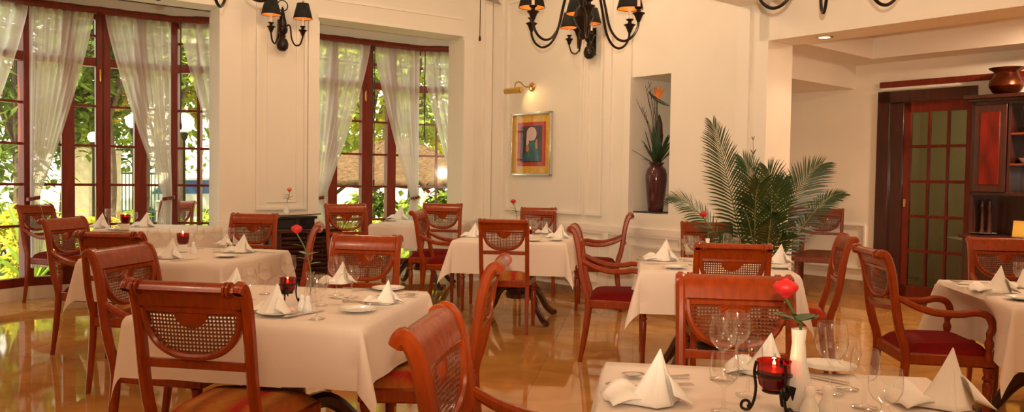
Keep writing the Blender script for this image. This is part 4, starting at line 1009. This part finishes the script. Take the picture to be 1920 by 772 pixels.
pp = FB.p(X(1790)+.55, 1.9); mb = MB(); mb.lathe([(.16, 0), (.16, .08), (.12, .12), (.10, 2.15), (.15, 2.2), (.17, 2.3), (.20, 2.34), (.20, 2.6)], 20); o = tag(mb.build('round_column', 'trim'), 'pale round column seen through the glazed alcove door', 'column'); o.location = (pp.x, pp.y, 0)
pp = FB.p(X(1735)+.25, 1.2); o = cloth(.8, .62, 5, 'pale cloth on the table behind the glazed alcove door', (pp.x, pp.y, 0))
place('table%.2f' % .90, make_table(.9), 'draped table standing behind the glazed alcove door', 'table', (pp.x, pp.y, 0), -YAW, 'pedestal dining tables', .88); o.location.z = -.09

hx0 = X(1803, -.47); hz_ = math.atan2(FB.ex.y, FB.ex.x)
t = thing('hutch', 'dark mahogany hutch with panelled cupboard and open shelves in the alcove', 'cabinet', FB.p(hx0, 0), hz_)
ux = X(1818, -.35)-hx0; WD = 1.75
mb = MB(); mb.box((WD/2, -.23, .41), (WD-.04, .42, .70)); mb.box((WD/2, -.24, .03), (WD-.02, .40, .06)); mb.build('base_cabinet', 'dark', t, bevel=.006)
mb = MB(); mb.box((WD/2, -.24, .785), (WD+.02, .48, .035)); mb.build('counter', 'dark', t, bevel=.008)
for k in range(3):
    w_ = (WD-.1)/3; c_ = .05+w_*(k+.5); mb = MB(); mb.box((c_, -.452, .41), (w_-.02, .025, .62)); dr = mb.build('door', 'dark', t, bevel=.005)
    mb = MB(); mb.box((c_, -.468, .41), (w_-.14, .012, .46)); mb.build('raised_panel', 'dark', dr, bevel=.006); mb = MB(); mb.ball((c_+w_/2-.05, -.475, .45), .012); mb.build('knob', 'brass', dr)
mb = MB(); mb.box((ux+.02, -.17, 1.50), (.035, .33, 1.40)); mb.box((WD-.02, -.17, 1.50), (.035, .33, 1.40)); mb.box(((ux+WD)/2, -.012, 1.50), (WD-ux, .02, 1.40)); mb.box((ux+.34, -.17, 1.66), (.025, .31, .90)); mb.build('carcass', 'dark', t, bevel=.003)
mb = MB(); mb.box(((ux+WD)/2, -.17, 1.21), (WD-ux, .33, .035)); mb.build('upper_board', 'dark', t, bevel=.003); mb = MB(); mb.box(((ux+WD)/2, -.17, 2.11), (WD-ux, .33, .035)); mb.build('upper_board', 'dark', t, bevel=.003)
for z in (1.50, 1.80): mb = MB(); mb.box(((ux+.34+WD)/2, -.17, z), (WD-ux-.36, .30, .022)); mb.build('shelf', 'wood2', t, bevel=.003)
mb = MB(); mb.box(((ux+WD)/2, -.185, 2.14), (WD-ux+.06, .39, .03)); mb.box(((ux+WD)/2, -.195, 2.17), (WD-ux+.12, .43, .04)); mb.build('crown', 'dark', t, bevel=.008)
mb = MB(); mb.box((ux+.18, -.345, 1.66), (.29, .025, .86)); dr = mb.build('cupboard_door', 'dark', t, bevel=.004); mb = MB(); mb.box((ux+.18, -.36, 1.66), (.18, .012, .72)); mb.build('raised_panel', 'panel', dr, bevel=.008)
HL = lambda x, y, z: FB.p(hx0+x, y, z)
def xloc(px, yy): return FB.xat(px, yy)-hx0
cp = HL(xloc(1882, -.2), -.2, 2.19)
o = tag(MB().lathe([(0, 0), (.07, 0), (.12, .03), (.155, .09), (.15, .14), (.115, .185), (.105, .215), (.115, .235), (.155, .26), (.16, .268), (.10, .24), (.09, .2)], 28).build('copper_pot', 'copper'), 'flared copper pot on top of the dark hutch', 'pot'); o.location = cp
pl = HL(xloc(1850, -.24), -.26, .803)
o = tag(MB().lathe([(0, .004), (.07, .005), (.12, .014), (.122, .018), (.07, .010), (0, .008)], 28).build('saucer', 'china'), 'white saucer under the dark mills on the hutch counter', 'plate'); o.location = pl
for k, px in enumerate((1846, 1860)):
    q = HL(xloc(px, -.25), -.26, .815)
    o = tag(MB().lathe([(0, 0), (.026, 0), (.028, .02), (.016, .05), (.022, .09), (.014, .13), (.020, .17), (.012, .21), (.021, .25), (.023, .28), (.012, .31), (.014, .33), (0, .345)], 16).build('pepper_mill', 'dark'), ('dark turned mill nearer the door on the white saucer', 'dark turned mill farther from the door on the white saucer')[k], 'mill', 'dark turned mills on the hutch'); o.location = q
q = HL(xloc(1917, -.25), -.27, .803); mb = MB(); mb.add([(-.06, 0, 0), (.06, 0, 0), (.06, .03, .15), (-.06, .03, .15), (-.06, .004, 0), (.06, .004, 0), (.06, .034, .15), (-.06, .034, .15)], [(0, 1, 2, 3), (4, 7, 6, 5), (0, 3, 7, 4), (1, 5, 6, 2), (2, 6, 7, 3), (0, 4, 5, 1)])
o = tag(mb.build('standing_card', 'card', smooth=False), 'yellow card standing on the hutch counter', 'card'); o.location = q; o.rotation_euler = (0, 0, hz_)
for z, dx, r in ((1.512, .47, .09), (1.812, .50, .10)):
    q = HL(ux+dx, -.17, z); o = tag(MB().lathe([(0, 0), (.05, 0), (r, .05), (r+.004, .055), (.05, .012), (0, .01)], 24).build('bowl', 'china' if z < 1.6 else 'copper'), 'white bowl on the lower open shelf of the hutch' if z < 1.6 else 'copper bowl on the upper open shelf of the hutch', 'bowl'); o.location = q

# ------------------------------------------------------------------ sideboard by the pier
sx0, sx1 = FW.xat(520, -.5), FW.xat(640, -.5); sw = sx1-sx0; srz = math.atan2(FW.ex.y, FW.ex.x); SH = .74
t = thing('sideboard', 'dark louvred sideboard against the pier between the windows', 'sideboard', FW.p(sx0, -.06), srz)
mb = MB(); mb.box((sw/2, -.22, SH-.02), (sw+.04, .46, .04)); mb.build('top', 'dark', t, bevel=.006)
mb = MB()
for x in (.025, sw-.025):
    for y_ in (-.03, -.41): mb.box((x, y_, (SH-.04)/2), (.05, .05, SH-.04))
mb.box((sw/2, -.02, .40), (sw-.06, .02, .62)); mb.box((.03, -.22, .40), (.02, .36, .62)); mb.box((sw-.03, -.22, .40), (.02, .36, .62)); mb.box((sw/2, -.22, .10), (sw-.06, .36, .03)); mb.build('carcass', 'dark', t, bevel=.003)
for k in range(2):
    mb = MB(); c_ = sw*(.26+.48*k)
    for j in range(12): mb.box((c_, -.40, .14+j*.046), (sw*.46, .022, .026))
    for e_ in (-1, 1): mb.box((c_+e_*sw*.23, -.405, .40), (.03, .03, .60))
    mb.build('louvred_door', 'dark', t)
SP = lambda x, y_, z=SH: FW.p(sx0+x, -.06+y_, z)
def sp(px, yy): return FW.xat(px, yy)
def on_side(o, px, yy, z=SH): p = FW.p(FW.xat(px, yy), yy, z); o.location = p; o.rotation_euler = (0, 0, srz)
mb = MB(); mb.box((0, 0, .05), (.40, .26, .10)); mb.box((0, 0, .115), (.44, .30, .03)); o = tag(mb.build('black_case', 'screen', bevel=.006), 'low black lidded case on the sideboard, under the coral rose', 'case'); on_side(o, 548, -.28)
t2 = thing('small_radio', 'small black radio at the right of the sideboard top', 'radio'); MB().box((0, 0, .06), (.20, .12, .12)).build('body', 'screen', t2, bevel=.008)
mb = MB(); mb.sweep([(-.03, -.058, .065), (-.03, -.066, .065)], [(.035*math.cos(k*PI/9), .035*math.sin(k*PI/9)) for k in range(18)], (0, 0, 1)); mb.build('speaker', 'iron', t2); on_side(t2, 570, -.36)
o = place('ware_pink', vase_mk(False, True, lean=(.03, 0), h=.24), 'white bud vase with coral rose on the black case of the sideboard', 'vase', (0, 0, 0), 0, 'bud vases with a single rose', 1.1); on_side(o, 537, -.28, SH+.13)
mb = MB(); mb.tube([(-.22, 0, .0), (.22, .02, .012)], .006, 6); o = tag(mb.build('serving_rod', 'brass'), 'thin pale rod lying on the radio and case of the sideboard', 'rod'); on_side(o, 566, -.36, SH+.133)

# ------------------------------------------------------------------ garden
GZ = -.18
mb = MB(); mb.box((-6, 34, GZ-.1), (110, 52, .2)); struct(mb.build('garden_ground', 'grass', smooth=False))
def gp(px, Y): d = ray(px, 330); return Vector((d.x/d.y*Y, Y, GZ))
a_, b_ = gp(60, 17), gp(430, 17); mb = MB(); mb.prism([(gp(-60, 14).x, 14.0), (gp(420, 14.5).x, 14.5), (gp(470, 24).x, 24), (gp(-60, 24).x, 24)], GZ, GZ+.02); struct(mb.build('garden_path', 'pave', smooth=False))
mb = MB(); mb.box((gp(250, 25).x, 25.5, .55), (18, .3, 1.5)); struct(mb.build('wall_garden', 'pave', smooth=False))
def leaves(c, rad, n, size, mb=None, flat=.8, clumps=14):
    mb = mb or MB(); cl = []
    for k in range(clumps):
        a = R.uniform(0, 2*PI); u = R.uniform(-1, 1); q = math.sqrt(1-u*u)*R.uniform(.3, .95); cl.append((Vector((rad[0]*q*math.cos(a), rad[1]*q*math.sin(a), rad[2]*u*.8)), R.uniform(.28, .5)))
    vs = []; fs = []
    for k in range(n):
        cc, cr = R.choice(cl); p = Vector((R.gauss(0, 1), R.gauss(0, 1), R.gauss(0, 1))).normalized()*(R.random()**.4)
        p = c+cc+Vector((p.x*rad[0]*cr, p.y*rad[1]*cr, p.z*rad[2]*cr)); d = Vector((R.gauss(0, 1), R.gauss(0, 1), R.gauss(0, .6)-.2)).normalized(); s = d.cross(Vector((R.gauss(0, .4), R.gauss(0, .4), 1))).normalized(); z = size*R.uniform(.6, 1.3); i = len(vs)
        vs += [p, p+d*z*.5+s*z*.28, p+d*z-Vector((0, 0, z*.15)), p+d*z*.5-s*z*.28]; fs.append((i, i+1, i+2, i+3))
    return mb.add(vs, fs)
def tree(px, Y, zc, rad, n0, size, m, label, group='trees in the garden'):
    n = int(n0*1.5); g = gp(px, Y); t = thing('garden_tree', label, 'tree', g, 0, group)
    mb = MB(); top = zc-GZ; mb.tube(smoothpts([(0, 0, 0), (.08, 0, top*.35), (-.05, .05, top*.7), (0, 0, top*1.05)], 5), .14*rad[0]/1.8, 8, [1.2-.05*k for k in range(16)])
    for k in range(5): a = k*1.3; mb.tube([(0, 0, top*.55), (rad[0]*.5*math.cos(a), rad[1]*.5*math.sin(a), top+rad[2]*.2)], .04, 6)
    mb.build('trunk', 'bark', t); leaves(Vector((0, 0, top)), rad, n, size).build('crown', m, t, smooth=False); return t
def bush(px, Y, h, w, n, size, m, label, group='bushes in the garden'):
    g = gp(px, Y); t = thing('garden_bush', label, 'bush', g, 0, group); mb = MB()
    for k in range(6): a = k*1.05; mb.tube([(0, 0, 0), (w*.3*math.cos(a), w*.3*math.sin(a), h*.6)], .012, 5)
    mb.build('stems', 'bark', t); leaves(Vector((0, 0, h*.52)), (w*.55, w*.45, h*.5), n, size, clumps=10).build('foliage', m, t, smooth=False)
TR = [(-60, 17, 3.0, (2.4, 2, 2.6), 1500, .24, 'leafB', 'dark tree at the outer edge of the wide bay view'), (30, 15.5, 3.3, (1.5, 1.4, 2.2), 1300, .22, 'leafB', 'dark tree seen through the left side of the wide bay'),
      (120, 17.5, 4.0, (1.7, 1.6, 2.0), 1300, .24, 'leafA', 'olive tree behind the white lamp globe left of the middle bay door'), (200, 16, 4.1, (1.6, 1.5, 1.9), 1400, .24, 'leafB', 'tree overhanging the middle of the wide bay view'),
      (265, 18, 4.4, (1.6, 1.5, 2.0), 1200, .25, 'leafE', 'yellow-tinged tree above the green railing'), (330, 17, 4.5, (1.4, 1.4, 1.9), 1200, .23, 'leafD', 'light green tree above the largest lamp globe'), (400, 18.5, 4.4, (1.6, 1.5, 2.1), 1000, .25, 'leafA', 'tree at the pier side of the wide bay view'),
      (130, 27, 3.2, (3, 2, 3.0), 1500, .34, 'leafB', 'far dark tree behind the stone pillars'), (300, 30, 4.4, (3.4, 2, 3.6), 1600, .38, 'leafA', 'far tree behind the pale garden wall'),
      (600, 19, 3.9, (1.8, 1.6, 2.4), 1300, .26, 'leafD', 'bright tree at the pier side of the narrower bay view'), (690, 20, 4.0, (1.8, 1.6, 2.3), 1500, .26, 'leafC', 'yellow-green tree above the thatched roof'), (770, 19.5, 4.4, (1.7, 1.6, 2.1), 1300, .26, 'leafD', 'light tree over the right end of the thatched roof'),
      (850, 21, 4.0, (2, 1.6, 2.6), 1200, .27, 'leafC', 'yellow tree at the corner side of the narrower bay view'), (730, 31, 5.0, (4.5, 2, 4.2), 1700, .42, 'leafA', 'far dense tree behind the thatched hut')]
for a in TR: tree(*a)
BS = [(-20, 11.2, 1.15, 1.2, 500, .16, 'leafA', 'leafy shrub outside the outermost pane of the wide bay'), (35, 10.6, 1.0, .9, 450, .17, 'leafC', 'yellow-green shrub behind the armchair at the photo edge'), (95, 10.8, 1.1, .9, 450, .17, 'leafD', 'light shrub between the first two posts of the wide bay'), (155, 11.2, .95, .9, 450, .16, 'leafC', 'yellow shrub below the stone pillar'),
      (222, 11.4, .85, .9, 450, .15, 'leafE', 'golden shrub below the green railing'), (285, 11.6, .95, .9, 450, .15, 'leafA', 'green shrub behind the bollard lamp'), (350, 11.5, 1.0, .9, 500, .15, 'leafD', 'green shrub behind the small window chair'), (400, 11.8, .95, .8, 450, .15, 'leafA', 'shrub at the pier side of the wide bay'),
      (590, 12.6, .95, .9, 450, .15, 'leafA', 'shrub behind the sideboard, at the pier side of the narrower bay'), (640, 12.9, .72, .8, 450, .10, 'leafC', 'clipped yellow-green bush left of the narrower bay door'), (695, 13, .72, .8, 450, .10, 'leafC', 'clipped yellow-green bush in the middle of the narrower bay door'), (745, 13.1, .72, .8, 450, .10, 'leafC', 'clipped yellow-green bush right of the narrower bay door'), (800, 13.2, .75, .8, 450, .10, 'leafC', 'clipped yellow-green bush beyond the candle of the far bay table'), (855, 13.2, .8, .8, 400, .10, 'leafC', 'clipped yellow-green bush at the room-corner end of the narrower bay'),
      (640, 15, 1.25, 1.3, 550, .18, 'leafA', 'dark shrub under the left eave of the thatched roof'), (715, 15.3, 1.2, 1.3, 550, .18, 'leafB', 'dark shrub under the middle of the thatched roof'), (790, 15.2, 1.25, 1.3, 550, .18, 'leafA', 'shrub under the right eave of the thatched roof'), (860, 15.4, 1.3, 1.2, 500, .18, 'leafB', 'shrub at the corner end of the thatched hut')]
for a in BS: bush(*a)
def strap_plant(px, Y, h, label):
    g = gp(px, Y); mb = MB()
    for k in range(26):
        a = R.uniform(0, 2*PI); L = h*R.uniform(.8, 1.25); e_ = R.uniform(.7, 1.35); d = Vector((math.cos(a)*math.cos(e_), math.sin(a)*math.cos(e_), math.sin(e_))); s = Vector((-math.sin(a), math.cos(a), 0)); w = R.uniform(.02, .035)
        mb.grid(lambda u, v: d*(L*v)+s*(w*(2*u-1)*math.sin(PI*(.1+.9*v))**.6)-Vector((0, 0, .35*L*v*v*math.cos(e_)*1.4)), 2, 6)
    o = tag(mb.build('strap_leaf_plant', 'leafD', ang=80), label, 'plant', 'strap-leaved garden plants'); o.location = g
for a in ((60, 10.1, 1.25, 'long-leaved plant in front of the first bay post'), (150, 10.5, 1.0, 'long-leaved plant below the left stone pillar'), (330, 10.8, 1.15, 'long-leaved plant left of the last bay mullion'), (385, 11.0, 1.2, 'long-leaved plant at the pier end of the wide bay'), (610, 12.0, 1.15, 'long-leaved plant at the left of the narrower bay'), (235, 10.8, .9, 'long-leaved plant behind the wide bay table'), (740, 12.6, 1.1, 'long-leaved plant right of the narrower bay door')): strap_plant(*a)
for px, y_, Y, r, lab in ((175, 257, 15, .10, 'small white lamp globe left of the middle bay door'), (250, 227, 14, .13, 'white lamp globe half behind the second curtain'), (345, 230, 13.5, .165, 'largest white lamp globe, beside the last curtain')):
    p = aty(px, y_, Y); t = thing('globe_lamp', lab, 'lamp', (p.x, p.y, GZ), 0, 'white globe lamps in the garden'); z = p.z-GZ
    MB().lathe([(.06, 0), (.06, .1), (.03, .14), (.022, z-r-.14), (.05, z-r-.10), (.075, z-r-.01), (.03, z-r+.02)], 14).build('post', 'iron', t); MB().ball((0, 0, z), r, 24, 14).build('globe', 'globe', t)
for px, Y, w, zt, lab in ((159, 17, .34, 1.72, 'pale stone gate pillar left of the middle bay door'), (212, 17.4, .24, 1.68, 'narrower pale pillar right of the middle bay door')):
    g = gp(px, Y); mb = MB(); mb.box((0, 0, .12), (w*1.25, w*1.25, .24)); mb.box((0, 0, (zt-GZ)/2), (w, w, zt-GZ)); mb.box((0, 0, zt-GZ+.04), (w*1.2, w*1.2, .08)); o = tag(mb.build('gate_pillar', 'pillar', bevel=.012), lab, 'pillar', 'stone gate pillars'); o.location = g
g = gp(256, 19); t = thing('railing', 'green railing behind the shrubs of the wide bay', 'railing', g)
for z in (.55, 1.45): MB().box((0, 0, z), (1.15, .04, .05)).build('rail', 'rail', t)
for k in range(13): MB().box((-.52+k*.087, 0, .78), (.022, .022, 1.4)).build('bar', 'rail', t)
g = gp(297, 11); t = thing('bollard_lamp', 'slim grey bollard lamp behind the bay table', 'lamp', g); MB().lathe([(.03, 0), (.03, .95), (.045, .96)], 12).build('post', 'bumper', t); MB().lathe([(.04, .96), (.045, 1.06), (.055, 1.08), (0, 1.10)], 14).build('cap', 'bumper', t)
# parked car, only glimpsed
g = gp(385, 21); t = thing('car', 'pale car with bluish windows parked beyond the largest lamp globe', 'car', (g.x, g.y, GZ+.02), .1)
P = [(-2, .35), (-1.95, .75), (-1.3, .88), (-.75, 1.32), (.7, 1.36), (1.35, .95), (1.98, .82), (2.02, .35)]
MB().prism_y([(x, z) for x, z in P][::-1], -.8, .8).build('body', 'car', t, bevel=.06)
MB().prism_y([(-1.1, .92), (-.70, 1.26), (.62, 1.29), (1.15, .96)][::-1], -.815, .815).build('side_windows', 'carglass', t)
for x in (-1.25, 1.25):
    for y_ in (-.78, .78): mb = MB(); mb.sweep([(x, y_-.1, .31), (x, y_+.1, .31)], [(.31*math.cos(k*PI/10), .31*math.sin(k*PI/10)) for k in range(20)], (0, 0, 1)); mb.build('wheel', 'screen', t)
# thatched hut
g = gp(745, 16.5); t = thing('thatched_hut', 'open hut with thatched roof outside the narrower bay', 'hut', g)
def roof(u, v):
    a = 2*PI*u; k = max(abs(math.cos(a)), abs(math.sin(a)))**.7; r = .12+v
    j = (math.sin(a*57+v*31)*.5+math.sin(a*91-v*47)*.5)*.035+(R.uniform(-.05, .05) if v > .95 else R.uniform(-.022, .022))
    return (1.75*r*math.cos(a)/k*1.0, 1.3*r*math.sin(a)/k, 2.15-.72*v-.12*v*v+.03*math.sin(23*a)*v+j)
mb = MB(); mb.grid(roof, 150, 26); mb.build('thatch_roof', 'thatch', t, ang=80, solid=.14)
for x in (-1.5, 1.5):
    for y_ in (-.95, .95): MB().tube([(x, y_, 0), (x, y_, 1.45)], .055, 8).build('post', 'bark', t)
for x in (-1.5, 1.5): MB().tube([(x, -.95, .75), (x*.45, -.6, 1.5)], .035, 6).build('brace', 'bark', t)
